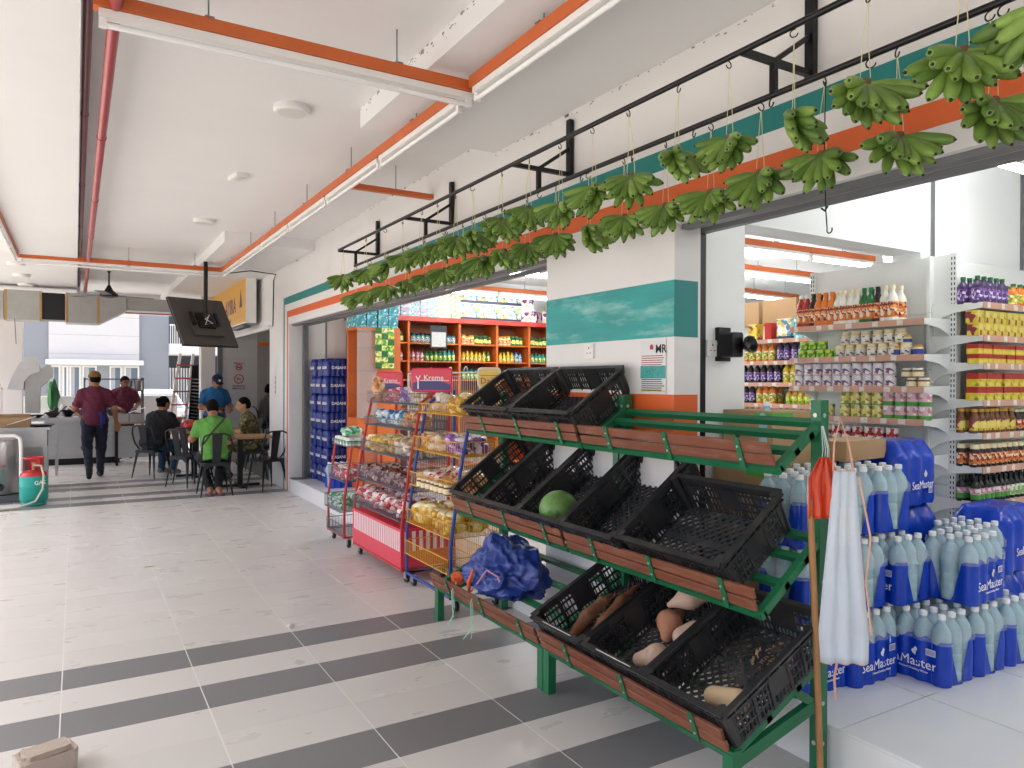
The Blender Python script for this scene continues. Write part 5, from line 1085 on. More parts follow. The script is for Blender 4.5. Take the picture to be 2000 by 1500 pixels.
# ================================================================== PEOPLE
SK = {'tan': M('skin_tan', '9a6a4c', .5, var=.08, scale=20), 'brown': M('skin_brown', '6f4631', .5, var=.08, scale=20), 'lite': M('skin_light', 'b08361', .5, var=.08, scale=20)}
m_hair = M('black_hair', '0c0a09', .8, var=.3, scale=60, spec=.15); m_eye = M('eye_dark', '120d0a', .3)
def cloth(nm, col, **k): return M('cloth_'+nm, col, .85, var=.16, scale=9, bump=.35, bscale=22, **k)
V = Vector
def folds(me, amp=.011):
    nn = [v_.normal.copy() for v_ in me.vertices]
    for v_, n_ in zip(me.vertices, nn):
        c = v_.co; f_ = 1-2*abs(NZ.noise(V((c.x*9+c.z*5, c.y*9-c.z*4, c.z*7)))); v_.co = c+n_*(amp*(f_-.45)+.006*NZ.noise(c*24))
    me.update(); return me
def person(label, loc, rz, P, skin, tops, legs, shoe, head=(0, 0), hair='short', cap=None, girth=1.0, sleeve=.62, vox=.0115, barefoot=False, curl=.5, extra=None):
    """P: joints (x right, y forward, z up). One continuous body; clothes and hair are its children."""
    t = tag(obj('person', None, None, loc, (0, 0, rz)), label, 'person')
    g = girth; J = {k: V(v_) for k, v_ in P.items()}
    pel, ch, nk, hd = J['pelvis'], J['chest'], J['neck'], J['head']
    Rm = Matrix.Rotation(head[0], 3, 'Z') @ Matrix.Rotation(head[1], 3, 'X'); A = [list(r) for r in Rm]
    def hp(x, y, z): return tuple(hd+Rm @ V((x, y, z)))
    b = [('e', tuple(hd), (.076, .095, .112), A), ('e', hp(0, .028, -.062), (.052, .06, .052), A), ('c', hp(0, .088, .0), hp(0, .108, -.025), .012, .016), ('c', hp(-.03, .082, .022), hp(.03, .082, .022), .016, .016), ('e', hp(0, .08, -.062), (.026, .018, .012), A),
         ('e', hp(-.079, -.005, -.012), (.011, .02, .03), A), ('e', hp(.079, -.005, -.012), (.011, .02, .03), A), ('c', tuple(nk-V((0, 0, .03))), tuple(hd-Rm @ V((0, .01, .05))), .056*g**.5, .05*g**.5)]
    tor = [('c', tuple(pel), tuple(ch), .115*g, .125*g), ('e', tuple(ch), (.165*g, .105*g, .15)), ('e', tuple(pel), (.155*g, .118*g, .11)), ('e', tuple((pel+ch)/2+V((0, .02*g, 0))), (.14*g, .115*g, .16))]
    ul = []; up_ = []; fo = []; ft = []
    for s, sd_ in (('l', -1), ('r', 1)):
        sh, el, wr_, hi, kn, an = (J[s+k] for k in ('sh', 'el', 'wr', 'hip', 'kn', 'an'))
        tor.append(('c', tuple(nk-V((0, 0, .035))), tuple(sh), .045*g, .05*g))
        ul.append(('c', tuple(sh), tuple(el), .055*g, .043*g)); fo.append(('c', tuple(el), tuple(wr_), .042*g, .028))
        d = (wr_-el).normalized(); pd = J.get(s+'hd', wr_+d*.09)-wr_; pd.normalize()
        side = pd.cross(V((0, 0, 1))) if abs(pd.z) < .8 else pd.cross(V((0, 1, 0))); side.normalize(); dn = pd.cross(side); dn = -dn if dn.z > 0 else dn
        if s == 'l': side = -side
        fo.append(('c', tuple(wr_), tuple(wr_+pd*.07), .026, .03))
        for k in range(4):
            r0 = wr_+pd*.075+side*(.026-.0175*k); l = (.036, .042, .039, .03)[k]; m_ = r0+(pd+dn*curl*.5).normalized()*l; e_ = m_+(pd*.5+dn*curl*1.6).normalized()*l*.8
            fo += [('c', tuple(r0), tuple(m_), .0095, .009), ('c', tuple(m_), tuple(e_), .009, .0075)]
        th = wr_+pd*.025+side*.026; fo += [('c', tuple(th), tuple(th+(pd+side*.8).normalized()*.04), .012, .0105), ('c', tuple(th+(pd+side*.8).normalized()*.04), tuple(th+(pd+side*.8).normalized()*.04+(pd+dn*curl).normalized()*.03), .0105, .008)]
        up_.append(('c', tuple(hi), tuple(kn), .083*g, .058*g**.5)); up_.append(('c', tuple(kn), tuple(an), .056*g**.5, .037))
        toe = J.get(s+'toe', an+V((0, .16, -.05))); ft.append(('c', tuple(an+V((0, 0, -.02))), tuple(an+(toe-an)*.45+V((0, 0, -.01))), .036, .036)); ft.append(('c', tuple(an+(toe-an)*.3), tuple(toe), .036, .03)); ft.append(('e', tuple(an-(toe-an)*.22+V((0, 0, -.035))), (.034, .04, .034)))
    allp = b+tor+ul+fo+up_+ft
    part('body', sdf_mesh('body', allp, vox, .03, SK[skin]), None, t)
    def inf(pr, k): return [(p[0], p[1], p[2], p[3]+k, p[4]+k) if p[0] == 'c' else (p[0], p[1], tuple(r_+k for r_ in p[2]))+tuple(p[3:]) for p in pr]
    sl_ = []
    for s in 'lr': sh, el = J[s+'sh'], J[s+'el']; sl_.append(('c', tuple(sh), tuple(sh.lerp(el, sleeve)), .06*g, .062*g))
    ax = (ch-pel).normalized(); hem = pel-ax*(.10 if tops[1] else .04)
    tp = inf(tor, .017)+sl_+[('c', tuple(pel-ax*.06), tuple(pel), .135*g, .135*g)]
    sh_ = part('shirt', folds(sdf_mesh('shirt', tp, vox, .05, tops[0], [(tuple(hem), tuple(-ax)), (tuple(nk+V((0, 0, .028))), (0, 0, 1))])), None, t)
    tr = inf(up_, .014)+inf([tor[0], tor[2]], .006)
    cuts = [(tuple(pel+ax*.1), tuple(ax))]
    part('trousers', folds(sdf_mesh('trousers', tr, vox, .035, legs, cuts)), None, t)
    if not barefoot: part('shoes', sdf_mesh('shoes', inf(ft, .008), vox*.8, .02, shoe), None, t)
    if hair == 'short': part('hair', sdf_mesh('hair', [('e', hp(0, -.012, .018), (.086, .1, .108), A), ('e', hp(0, -.045, -.02), (.078, .062, .075), A)], vox*.8, .02, m_hair, [(hp(0, .055, .045), tuple(Rm @ V((0, .8, -.6)))), (hp(0, 0, -.065), tuple(Rm @ V((0, 0, -1))))]), None, t)
    if cap:
        part('hair', sdf_mesh('hair', [('e', hp(0, -.02, -.0), (.082, .09, .085), A)], vox*.8, .02, m_hair, [(hp(0, .0, -.05), tuple(Rm @ V((0, .5, -1)))), (hp(0, .02, 0), tuple(Rm @ V((0, 1, 0))))]), None, t)
        cg = sdf_mesh('cap', [('e', hp(0, -.006, .035), (.092, .108, .098), A)]+([('e', hp(0, .115, .035), (.07, .07, .014), A)] if cap[1] else []), vox*.8, .012, cap[0], [(hp(0, 0, .022), tuple(Rm @ V((0, 0, -1))))]); part('cap', cg, None, t)
    eg = G()
    for x in (-.031, .031): eg.ball(hp(x, .085, .008), (.011, .006, .006), 8, 6).bar(hp(x-.018, .093, .028), hp(x+.018, .093, .028), .006, .005)
    part('eyes', eg, m_eye, t)
    if extra: extra(t, J, hp, Rm)
    return t
def standing(h=1.7, **k):
    s = h/1.7; P = dict(pelvis=(0, 0, .96), chest=(0, 0, 1.28), neck=(0, 0, 1.45), head=(0, .02, 1.585), lsh=(-.168, 0, 1.35), rsh=(.168, 0, 1.35), lel=(-.24, -.03, 1.12), rel=(.24, -.03, 1.12), lwr=(-.25, .06, .88), rwr=(.25, .06, .88), lhip=(-.09, 0, .92), rhip=(.09, 0, .92), lkn=(-.10, .02, .49), rkn=(.10, .02, .49), lan=(-.10, -.02, .085), ran=(.10, -.02, .085))
    P = {a: tuple(c*s for c in v_) for a, v_ in P.items()}; P.update(k); return P
def seated(lean=.1, **k):
    P = dict(pelvis=(0, 0, .56), chest=(0, lean, .88), neck=(0, lean*1.5, 1.05), head=(0, lean*1.5+.04, 1.185), lsh=(-.168, lean*1.3, .955), rsh=(.168, lean*1.3, .955), lel=(-.25, lean+.12, .76), rel=(.25, lean+.12, .76), lwr=(-.14, lean+.34, .80), rwr=(.14, lean+.34, .80), lhip=(-.09, .02, .53), rhip=(.09, .02, .53), lkn=(-.13, .42, .52), rkn=(.13, .42, .52), lan=(-.12, .40, .09), ran=(.12, .40, .09)); P.update(k); return P
c_mar = cloth('maroon', '5e2036'); c_blk = cloth('black', '16181c'); c_navy = cloth('navy', '1c2130'); c_grn = cloth('bright_green', '5e9a45'); c_blu = cloth('teal_blue', '1f5f92'); c_gry = cloth('grey', '55504f'); c_jean = cloth('jeans', '25425f')
c_camo = M('cloth_camouflage', '5a5636', .85, splot=(['4f4a2c', '6f6742', '2f2c20', '807a55', '4a4426'], 26, 0, 1.0), var=.1); c_apr = cloth('apron_blue', '20307e'); s_dk = M('dark_shoe', '1c1a1a', .6); s_wh = M('pale_shoe', '8d8782', .6); c_cap = cloth('brown_cap', '7d5a2c'); c_ncap = cloth('navy_cap', '18233f')
def apron_back(t, J, hp, Rm):
    pel = J['pelvis']; g = G().tube([(.165*math.cos(a), .135*math.sin(a), pel.z+.10) for a in np.linspace(0, 2*math.pi, 24, endpoint=False)], .012, 6, closed=True)
    part('apron_string', g, c_apr, t, smooth=60)
    part('apron_bow', G().tube([(.07, -.135, pel.z+.1), (.09, -.15, pel.z+.02), (.085, -.14, pel.z-.14)], [.02, .026, .018], 6).tube([(.07, -.135, pel.z+.1), (.12, -.14, pel.z+.03), (.13, -.12, pel.z-.08)], [.015, .02, .014], 6), c_apr, t, smooth=60)
person('man in maroon shirt and brown cap walking towards the kitchen counter', (.26, 13.42, 0), .06,
       standing(1.70, lan=(-.09, -.24, .18), ltoe=(-.09, -.18, .05), lkn=(-.10, .06, .50), ran=(.09, .12, .085), rkn=(.10, .12, .50), rel=(.27, -.05, 1.12), rwr=(.31, .05, .88), lel=(-.27, .02, 1.12), lwr=(-.20, .20, 1.04)), 'tan', (c_mar, 1), c_navy, s_dk, (.25, -.1), None, (c_cap, 0), 1.1, .7, extra=apron_back)
def apron_front(t, J, hp, Rm):
    part('apron', sdf_mesh('apron', [('e', (0, .06, 1.12), (.15, .095, .2)), ('e', (0, .06, .9), (.17, .1, .25))], .012, .03, c_apr, [((0, .1, 0), (0, -1, 0))]), None, t)
    part('moustache', G().bar(hp(-.026, .098, -.045), hp(.026, .098, -.045), .012, .008), m_hair, t)
person('cook in maroon shirt and blue apron behind the food pans', (.84, 16.65, 0), math.pi+.12, standing(1.66, head=(0, .06, 1.53), lwr=(-.12, .34, 1.0), rwr=(.13, .33, 1.0), lel=(-.26, .06, 1.1), rel=(.26, .06, 1.1)), 'brown', (c_mar, 1), c_blk, s_dk, (.1, -.35), 'short', None, 1.05, .7, extra=apron_front)
def bun(t, J, hp, Rm): part('hair_bun', sdf_mesh('hair_bun', [('e', hp(0, -.1, .03), (.045, .04, .04)), ('e', hp(0, -.13, .05), (.03, .03, .03))], .01, .02, m_hair), None, t)
person('heavy person in black shirt with tied hair seated at the table', (1.08, 13.15, 0), -.75, seated(.14, ran=(.13, .3, .09), lan=(-.13, .36, .09)), 'tan', (c_blk, 1), c_jean, s_wh, (-.2, -.15), 'short', None, 1.32, .7, extra=bun)
def strap(t, J, hp, Rm):
    part('bag_strap', G().tube([(.14, -.02, 1.07), (.08, -.085, 1.0), (0, -.115, .92), (-.08, -.125, .82), (-.155, -.08, .70)], .013, 6), M('strap_webbing', '3c3f30', .8), t, smooth=60)
person('man in bright green shirt with crossbody strap seated with his back turned', (1.64, 10.74, 0), -.02, seated(.12, lan=(-.05, .06, .08), ran=(.05, .0, .08), ltoe=(-.06, -.08, .035), rtoe=(.06, -.12, .035), lkn=(-.13, .40, .50), rkn=(.13, .40, .50), lel=(-.27, .16, .76)), 'tan', (c_grn, 1), c_blk, None, (.05, -.35), 'short', None, 1.08, .62, barefoot=True, extra=strap)
def badge(t, J, hp, Rm): part('cap_badge', G().ball(hp(0, .1, .075), (.022, .008, .022), 10, 6), pal['white'], t); part('shirt_badge', G().prism([(-.02, -.03), (.02, -.03), (.02, .02), (0, .035), (-.02, .02)], .122, .126, 'y').xf(Matrix.Translation((-.09, .0, 1.3))), pal['yellow'], t)
person('man in blue polo and navy cap standing over the table with a red plate', (2.13, 13.95, 0), math.pi+.18, standing(1.68, chest=(0, .05, 1.27), neck=(0, .08, 1.43), head=(0, .13, 1.55), lwr=(-.14, .34, 1.06), rwr=(.10, .36, 1.06), lel=(-.26, .08, 1.10), rel=(.26, .08, 1.10)), 'tan', (c_blu, 1), c_blk, s_dk, (0, -.5), None, (c_ncap, 1), 1.08, .6, extra=badge)
person('boy in camouflage shirt seated on the far side chair facing the table', (2.45, 12.15, .0), 1.35, seated(.08), 'lite', (c_camo, 1), c_camo, s_dk, (.15, -.12), 'short', None, .98, .85)
person('man in grey shirt sitting inside the restaurant behind black chairs', (3.25, 15.4, .195), -1.2, seated(.1), 'brown', (c_gry, 1), c_blk, s_dk, (.1, -.1), 'short', None, 1.05, .65)
one('plate', 'red plate of food held over the table', 'plate', G().lathe([(.05, 0), (.11, .015), (.115, .018), (.11, .02), (.05, .008)], 20), pal['red'], (2.16, 13.58, 1.07), smooth=40)
# ================================================================== CHAIRS AND TABLES
m_chair = M('gunmetal_chair', '2f3235', .38, metal=.55, var=.15, scale=8)
def chair_parts(t):
    part('seat', G().prism(rrect(.37, .36, .06), .435, .455).prism(rrect(.33, .32, .05), .41, .436), m_chair, t)
    for sx in (-1, 1):
        for sy in (-1, 1):
            a = V((sx*.15, sy*.145, .44)); b = V((sx*.205, sy*.205, 0))
            part('leg', G().add([a+V((-sx*.035, 0, 0)), a+V((sx*.012, 0, 0)), a+V((sx*.012, sy*.012, 0)), a+V((0, -sy*.035, 0)), b+V((-sx*.01, 0, 0)), b+V((sx*.006, 0, 0)), b+V((sx*.006, sy*.006, 0)), b+V((0, -sy*.01, 0))], [(0, 1, 5, 4), (1, 2, 6, 5), (2, 3, 7, 6), (3, 0, 4, 7), (0, 3, 2, 1), (4, 5, 6, 7)]), m_chair, t)
    for s in (-1, 1):
        part('seat_skirt', G().prism([(-.17, .44), (.17, .44), (.15, .36), (.08, .41), (-.08, .41), (-.15, .36)], s*.168, s*.174, 'y') if s < 0 else G().prism([(-.17, .44), (.17, .44), (.15, .36), (.08, .41), (-.08, .41), (-.15, .36)], .168, .174, 'y'), m_chair, t)
    part('back_hoop', G().tube([(-.175, -.06, .45), (-.185, -.16, .56), (-.19, -.215, .72), (-.165, -.235, .82), (-.09, -.245, .85), (.09, -.245, .85), (.165, -.235, .82), (.19, -.215, .72), (.185, -.16, .56), (.175, -.06, .45)], .012, 8), m_chair, t, smooth=50)
    part('back_splat', G().add([(-.05, -.165, .45), (.05, -.165, .45), (.066, -.24, .845), (-.066, -.24, .845), (-.05, -.159, .45), (.05, -.159, .45), (.066, -.234, .845), (-.066, -.234, .845)], [(0, 1, 2, 3), (7, 6, 5, 4), (0, 4, 5, 1), (1, 5, 6, 2), (2, 6, 7, 3), (3, 7, 4, 0)]), m_chair, t)
c0_ = thing('metal_chair', 'gunmetal sheet steel chair under the man in green', 'chair', (1.64, 10.72, 0), 0, 'gunmetal cafe chairs'); chair_parts(c0_)
for lb, x, y, rz, z in (('gunmetal chair under the person in black', 1.06, 13.15, -.75, 0), ('empty gunmetal chair between the green and black shirts', 1.42, 11.78, -.9, 0), ('second empty gunmetal chair tucked against the first empty one', 1.56, 12.2, -.85, 0), ('empty gunmetal chair against the painted shop corner', 2.37, 10.85, .35, 0), ('gunmetal chair under the boy in camouflage', 2.45, 12.15, 1.35, 0), ('empty gunmetal chair inside the restaurant by the notice wall', 2.85, 14.3, 2.4, 0), ('gunmetal chair under the man in grey', 3.25, 15.4, -1.2, .195), ('empty gunmetal chair beside the boy in camouflage', 2.72, 13.0, 1.6, 0)):
    clone(c0_, (x, y, z), rz, lb)
m_wt = M('wood_tabletop', 'a98559', .45, var=.2, scale=5, stretch=(1, 8, 1))
def table(lb, x, y, w_, d_, ztop=.75):
    t = thing('cafe_table', lb, 'table', (x, y, 0)); part('table_top', G().box(-w_/2, -d_/2, ztop-.03, w_/2, d_/2, ztop), m_wt, t)
    part('pedestal', G().box(-.035, -.035, .03, .035, .035, ztop-.031), m_black, t); part('foot', G().box(-.28, -.035, 0, .28, .035, .035).box(-.035, -.28, 0, .035, .28, .034), m_black, t); part('top_plate', G().box(-.15, -.15, ztop-.04, .15, .15, ztop-.0305), m_black, t)
table('wooden table with black pedestal beside the man in green', 2.1, 11.42, .85, .65); table('wooden table beside the person in black', 1.68, 13.0, .75, .7)
one('plastic_bag', 'crumpled red plastic bag on the table beside the black shirt', 'bag', bag_mesh(5, .16, .13, .09, M('red_film', 'c23a3c', .35, var=.2, bump=.4, bscale=20), .4), None, (1.62, 12.85, .75))
one('sandals', 'purple slippers on the floor under the green shirt chair', 'slippers', G().prism(rrect(.09, .24, .04), 0, .015).xf(Matrix.Translation((-.07, 0, 0))).join(G().prism(rrect(.09, .24, .04), 0, .015), Matrix.Translation((.07, 0, 0))), M('purple_rubber', '6a4a6f', .6), (1.64, 10.66, .001))
# ================================================================== KITCHEN
m_ss = M('stainless', 'b3b4b5', .32, metal=.85, var=.12, scale=3, stretch=(1, 1, 6)); m_galv = M('galvanised', 'a7a8a6', .45, metal=.65, var=.15, scale=4, dirt=.25, dcol='8a7a62', dscale=3); m_rust = M('tape_edge', 'b08a52', .6, var=.2)
m_gs0 = M('soot_grey', '3c3c3e', .5, metal=.4)
t = thing('kitchen_counter', 'long stainless kitchen counter across the end of the arcade', 'counter', (-.5, 15.75, 0))
part('top', G().box(0, 0, .88, 1.25, .6, .92), m_ss, t); part('front_panel', G().box(.01, .02, .12, 1.24, .04, .879), m_ss, t); part('splash_step', G().box(.01, .01, .76, 1.24, .0195, .879), m_ss, t); part('plinth', G().box(.03, .05, 0, 1.22, .5, .12), m_black, t)
t = thing('serving_table', 'wooden topped serving table with black frame and food pans', 'table', (.62, 15.2, 0)); part('table_top', G().box(0, 0, .76, .95, .5, .79), m_wt, t)
for x, y in ((.03, .03), (.9, .03), (.03, .44), (.9, .44)): part('leg', G().box(x-.02, y-.02, 0, x+.02, y+.02, .759), m_black, t)
part('modesty_panel', G().box(.05, .45, .1, .9, .46, .7), m_ss, t)
for i, (x, lb) in enumerate(((.72, 'end steel food pan next to the walking man'), (.98, 'steel food pan with paper over it'), (1.3, 'steel food pan heaped with fried food'))):
    tt_ = thing('food_pan', lb, 'pan', (x, 15.42, .79)); part('pan', G().box(-.12, -.15, 0, .12, .15, .01).box(-.125, -.155, 0, -.115, .155, .15).box(.115, -.155, 0, .125, .155, .15).box(-.115, -.155, 0, .115, -.145, .15).box(-.115, .145, 0, .115, .155, .15), m_ss, tt_)
    part('food', G().ball((0, 0, .10), (.11, .14, .07), 14, 8).jitter(.012), M('fried_food', '8f6a38', .7, var=.4, scale=30), tt_)
one('paper_sheet', 'tilted white paper sheet over a food pan', 'paper', G().bar((-.12, 0, .0), (.16, 0, .10), .22, .003), m_white, (.97, 15.36, .96))
rk = random.Random(21)
for i in range(11):
    x = -.42+.105*i; h_ = rk.uniform(.07, .22); r_ = rk.uniform(.035, .06)
    one('kitchen_pot', '%s cooking container along the stainless counter, counted from the hood' % ORD[i], 'container', G().lathe([(r_*.85, 0), (r_, .01), (r_, h_*.85), (r_*.7, h_*.9), (r_*.7, h_), (r_*.3, h_*1.02)], 14), [m_ss, m_gs0, pal['white'], pal['red'], m_ss, pal['brown'], m_gs0, pal['cream'], m_ss, pal['teal'], m_ss][i], (x, 15.9+.25*rk.random(), .92), smooth=40)
# shelf behind the cook with pails
t = thing('wire_shelf', 'grey two level stand with pails behind the cook', 'shelf', (.15, 16.95, 0)); m_gs = M('grey_stand', '5d5f63', .5)
for x in (0, 1.05): part('post', G().box(x-.015, 0, 0, x+.015, .03, 1.62), m_gs, t); part('post', G().box(x-.015, .33, 0, x+.015, .36, 1.62), m_gs, t)
for z in (1.36, 1.6): part('shelf', G().box(-.015, 0, z-.025, 1.065, .36, z), m_gs, t)
for k, x in enumerate((.93, 1.12)): one('pail', ('dull steel pail on the stand, nearer the walking man', 'dull steel pail on the stand, over the cook')[k], 'pail', G().lathe([(.07, 0), (.09, .20), (.094, .2), (.085, .205)], 18), m_galv, (x-.0, 17.1, 1.36), smooth=40)
one('blue_basin', 'blue plastic basin behind the walking man', 'basin', G().lathe([(.1, 0), (.16, .12), (.165, .12), (.15, .115)], 18), pal['blue'], (.35, 17.05, 1.0), smooth=40)
t = thing('tiled_wall', 'low white tiled parapet wall behind the kitchen', 'wall', (-1.3, 17.45, 0)); part('core', G().box(0, 0, 0, 3.2, .12, 1.24), m_grout, t)
wt_ = G().box(.002, 0, .002, .198, .006, .198).mesh('tile', m_stile)
for i in range(16):
    for j in range(6): obj('tile', wt_, t, (.2*i, -.0055, .02+.2*j))
# hood, drinks box, duct
t = thing('kitchen_hood', 'rounded stainless cooking hood with chimney sheet by the column', 'hood', (-.95, 14.3, 0))
def hq(u, v): p_ = atY(u, v, 14.3); return (p_.x+.95, p_.z)
part('dome', G().prism([hq(*p_) for p_ in ((16, 760), (24, 738), (38, 712), (50, 698), (68, 696), (76, 704), (79, 726), (60, 733), (49, 745), (47, 762))], -.22, .22, 'y'), m_ss, t, smooth=30)
part('side_sheet', G().prism([hq(*p_) for p_ in ((50, 738), (98, 712), (104, 722), (103, 737), (79, 757), (78, 806), (50, 806))], -.19, .19, 'y'), m_galv, t); part('leg', G().box(.28, -.17, 0, .32, -.13, .9).box(.66, -.17, 0, .70, -.13, .9).box(.28, .13, 0, .32, .17, .9).box(.66, .13, 0, .7, .17, .9), m_ss, t); part('hob', G().box(.24, -.24, .9, 1.5, .3, .95), m_ss, t)
part('chimney_wire', G().tube([(.12, 0, 2.15), (.1, 0, 2.56)], .006, 6), m_gs, t)
for i in range(6): x = -.55+.22*i; one('cooking_pan', 'dark wok or pan crowded on the hob, %s' % ('beside the hood leg', 'second from the hood', 'third from the hood', 'with upright handle', 'next to the counter', 'at the counter end')[i], 'pan', G().lathe([(.05, 0), (.12, .05+.03*(i % 3)), (.125, .05+.03*(i % 3)), (.11, .05+.02*(i % 3))], 16).bar((.1, 0, .06), (.3, .05, .12+.05*(i % 2)), .02, .012), m_gs if i % 2 else m_black, (x, 14.25+.12*(i % 3), .951), .7*i, smooth=40)
t = thing('drinks_box', 'clear box on a stand filled with pink and red plastic bags', 'box', (-1.12, 13.6, 0)); part('stand', G().box(-.12, -.12, 0, .12, .12, .88), m_ss, t)
part('frame', G().box(-.15, -.15, .88, .15, .15, .90).box(-.15, -.15, 1.42, .15, .15, 1.45).box(-.15, -.15, .9, -.135, -.135, 1.42).box(.135, -.15, .9, .15, -.135, 1.42).box(-.15, .135, .9, -.135, .15, 1.42).box(.135, .135, .9, .15, .15, 1.42), m_white, t)
part('pink_bag', bag_mesh(3, .13, .09, .14, M('pink_film', 'e24a86', .35, var=.2), .3), None, t, loc=(0, -.06, .98)); part('red_bag', bag_mesh(7, .08, .05, .12, M('red_orange_film', 'e5463a', .35, var=.2), .4), None, t, loc=(.04, -.14, 1.05)); part('bread', bag_mesh(8, .14, .1, .06, bags['yel'], .3), None, t, loc=(0, 0, 1.45))
for o_ in t.children: pass
t = thing('air_duct', 'galvanised square air duct with a black flexible joint under the ceiling', 'duct', (0, 14.5, 0)); D0 = 14.5
def ux(u): return atY(u, 600, D0).x
part('duct_section', G().box(ux(8), 0, 2.56, ux(80), .5, 3.05), m_galv, t); part('flexible_joint', G().box(ux(81), .02, 2.58, ux(127), .48, 3.03), m_black, t); part('duct_section', G().box(ux(128), 0, 2.54, ux(193), .5, 3.05), m_galv, t)
part('taper', G().prism([(ux(194), 2.54), (ux(247), 2.78), (ux(247), 3.05), (ux(194), 3.05)], 0, .5, 'y'), m_galv, t); part('duct_section', G().box(ux(248), .05, 2.80, ux(345), .45, 3.02), m_galv, t)
for u in (8, 77, 128, 190): part('taped_edge', G().box(ux(u), -.008, 2.545, ux(u)+.035, .0, 3.045), m_rust, t)
part('duct_section', G().box(-1.9, .03, 2.58, ux(8)-.01, .47, 3.03), m_galv, t)
# cart, barrel, gas bottle
t = thing('steel_cart', 'stainless food cart with open shelf and castors', 'cart', (-1.15, 12.25, 0))
part('top', G().box(0, 0, .86, .84, .7, .90), m_ss, t); part('body', G().box(.03, .05, .62, .80, .66, .859).box(.03, .62, .2, .8, .66, .62).box(.03, .05, .17, .8, .66, .2), m_ss, t)
for x, y in ((.04, .06), (.78, .06), (.04, .62), (.78, .62)): part('post', G().box(x-.025, y-.02, .12, x+.025, y+.02, .62), m_ss, t); castor(t, x, y)
one('pot', 'dark pot on the lower cart shelf', 'pot', G().lathe([(.13, 0), (.15, .02), (.15, .25), (.14, .26)], 20), m_gs, (-.62, 12.45, .2), smooth=40)
t = thing('steel_barrel', 'dented stainless barrel stove with a round port', 'barrel', (-.93, 11.6, 0)); part('drum', G().lathe([(.30, .10), (.31, .12), (.31, .78), (.30, .8), (.27, .8)], 36), m_ss, t, smooth=40); part('port', G().tube([(.1, -.285, .2), (.1, -.32, .2)], .05, 16), m_black, t, smooth=40); part('stand', G().box(-.3, -.3, 0, .3, .3, .09), m_gs, t)
part('rail', G().tube([(-.4, -.36, .86), (.26, -.36, .86), (.32, -.36, .82), (.33, -.36, .7), (.33, -.36, .3)], .022, 10), m_white, t, smooth=50)
one('open_carton', 'open brown carton of supplies on the food cart', 'carton', G().box(-.3, -.15, 0, .3, .15, .01).box(-.3, -.15, .01, -.29, .15, .14).box(.29, -.15, .01, .3, .15, .14).box(-.29, -.15, .01, .29, -.14, .14).box(-.29, .14, .01, .29, .15, .18), m_kraft, (-.85, 12.5, .9))
one('serving_tray', 'dark metal tray at the corner of the food cart', 'tray', G().lathe([(.1, 0), (.17, .035), (.175, .035), (.16, .03)], 20), m_gs, (-.42, 12.45, .9), smooth=40)
one('tongs', 'long pale tongs leaning on the cart carton', 'tongs', G().bar((-.2, 0, .02), (.14, 0, .13), .014, .005).bar((-.2, .02, .02), (.14, .03, .14), .014, .005), m_white, (-.62, 12.3, .92))
t = thing('gas_cylinder', 'teal gas cylinder with red collar standing on the floor by the cart', 'gas cylinder', (-.45, 10.95, 0)); m_tg = M('teal_cylinder_paint', '1f9c8f', .4, var=.1, scale=5, dirt=.25, dcol='35615a', dscale=5); m_rg = M('red_cylinder_paint', 'b52f34', .4, var=.1)
part('body', G().lathe([(.12, .0), (.135, .01), (.135, .035), (.13, .04), (.15, .065), (.155, .09), (.155, .235), (.157, .24), (.155, .245), (.155, .36), (.152, .37)], 32), m_tg, t, smooth=45); part('shoulder', G().lathe([(.152, .371), (.14, .40), (.10, .43), (.03, .44)], 32), m_rg, t, smooth=45)
part('collar', G().tube([(.105*math.cos(a), .105*math.sin(a), .59) for a in np.linspace(.3, 5.98, 26)], .013, 8).add([(.105*math.cos(a)*1.0, .105*math.sin(a), z) for z in (.42, .59) for a in np.linspace(-.9, 2.2, 14)], [(i, i+1, 15+i, 14+i) for i in range(13)]).bar((-.1, -.05, .42), (-.1, -.05, .59), .03, .006).bar((-.02, -.105, .42), (-.02, -.105, .59), .03, .006), m_rg, t, smooth=45)
part('valve', G().lathe([(.018, .43), (.018, .5), (.03, .505), (.03, .53), (.01, .535)], 12), m_rust, t, smooth=40)
obj('lettering', text_mesh('GAS', .07, m_print, bold=True), t, (.07, -.146, .29), (0, 0, .45))
part('hose', G().tube([(.0, -.02, .5), (.08, -.09, .5), (.11, -.16, .38), (.10, -.20, .22), (.03, -.25, .08), (-.15, -.3, .02), (-.5, -.34, .015), (-.9, -.3, .015)], .012, 8), M('pale_hose', 'c9bfae', .5), t, smooth=50)
# ================================================================== HUNG THINGS
t = thing('ceiling_fan', 'black three blade ceiling fan over the restaurant end', 'fan', tuple(atZ(213, 522, 3.33))); z0 = -.0
part('canopy', G().lathe([(.06, .02), (.05, -.03), (.015, -.09)], 18), m_black, t, smooth=40); part('rod', G().tube([(0, 0, -.05), (0, 0, -.34)], .012, 8), m_black, t, smooth=40); part('motor', G().lathe([(.02, -.28), (.06, -.36), (.13, -.42), (.13, -.46), (.05, -.48)], 24), m_black, t, smooth=40)
for k in range(3): a = .3+2.09*k; part('blade', G().bar((.1*math.cos(a), .1*math.sin(a), -.44), (.66*math.cos(a), .66*math.sin(a), -.44), .13, .006), m_gs, t)
m_tv = M('tv_back', '46423f', .5, var=.1)
tc = atY(397, 629, 11.0); fh = V((fw.x, fw.y, 0)).normalized(); e1 = (rt*.62+fh*.78).normalized(); e2 = (-V((0, 0, 1))+rt*.52-fh*.42); e2 = (e2-e1*e2.dot(e1)).normalized(); e3 = e1.cross(e2)
mt = Matrix((e1, -e2, e3)).transposed().to_4x4(); mt.translation = tc
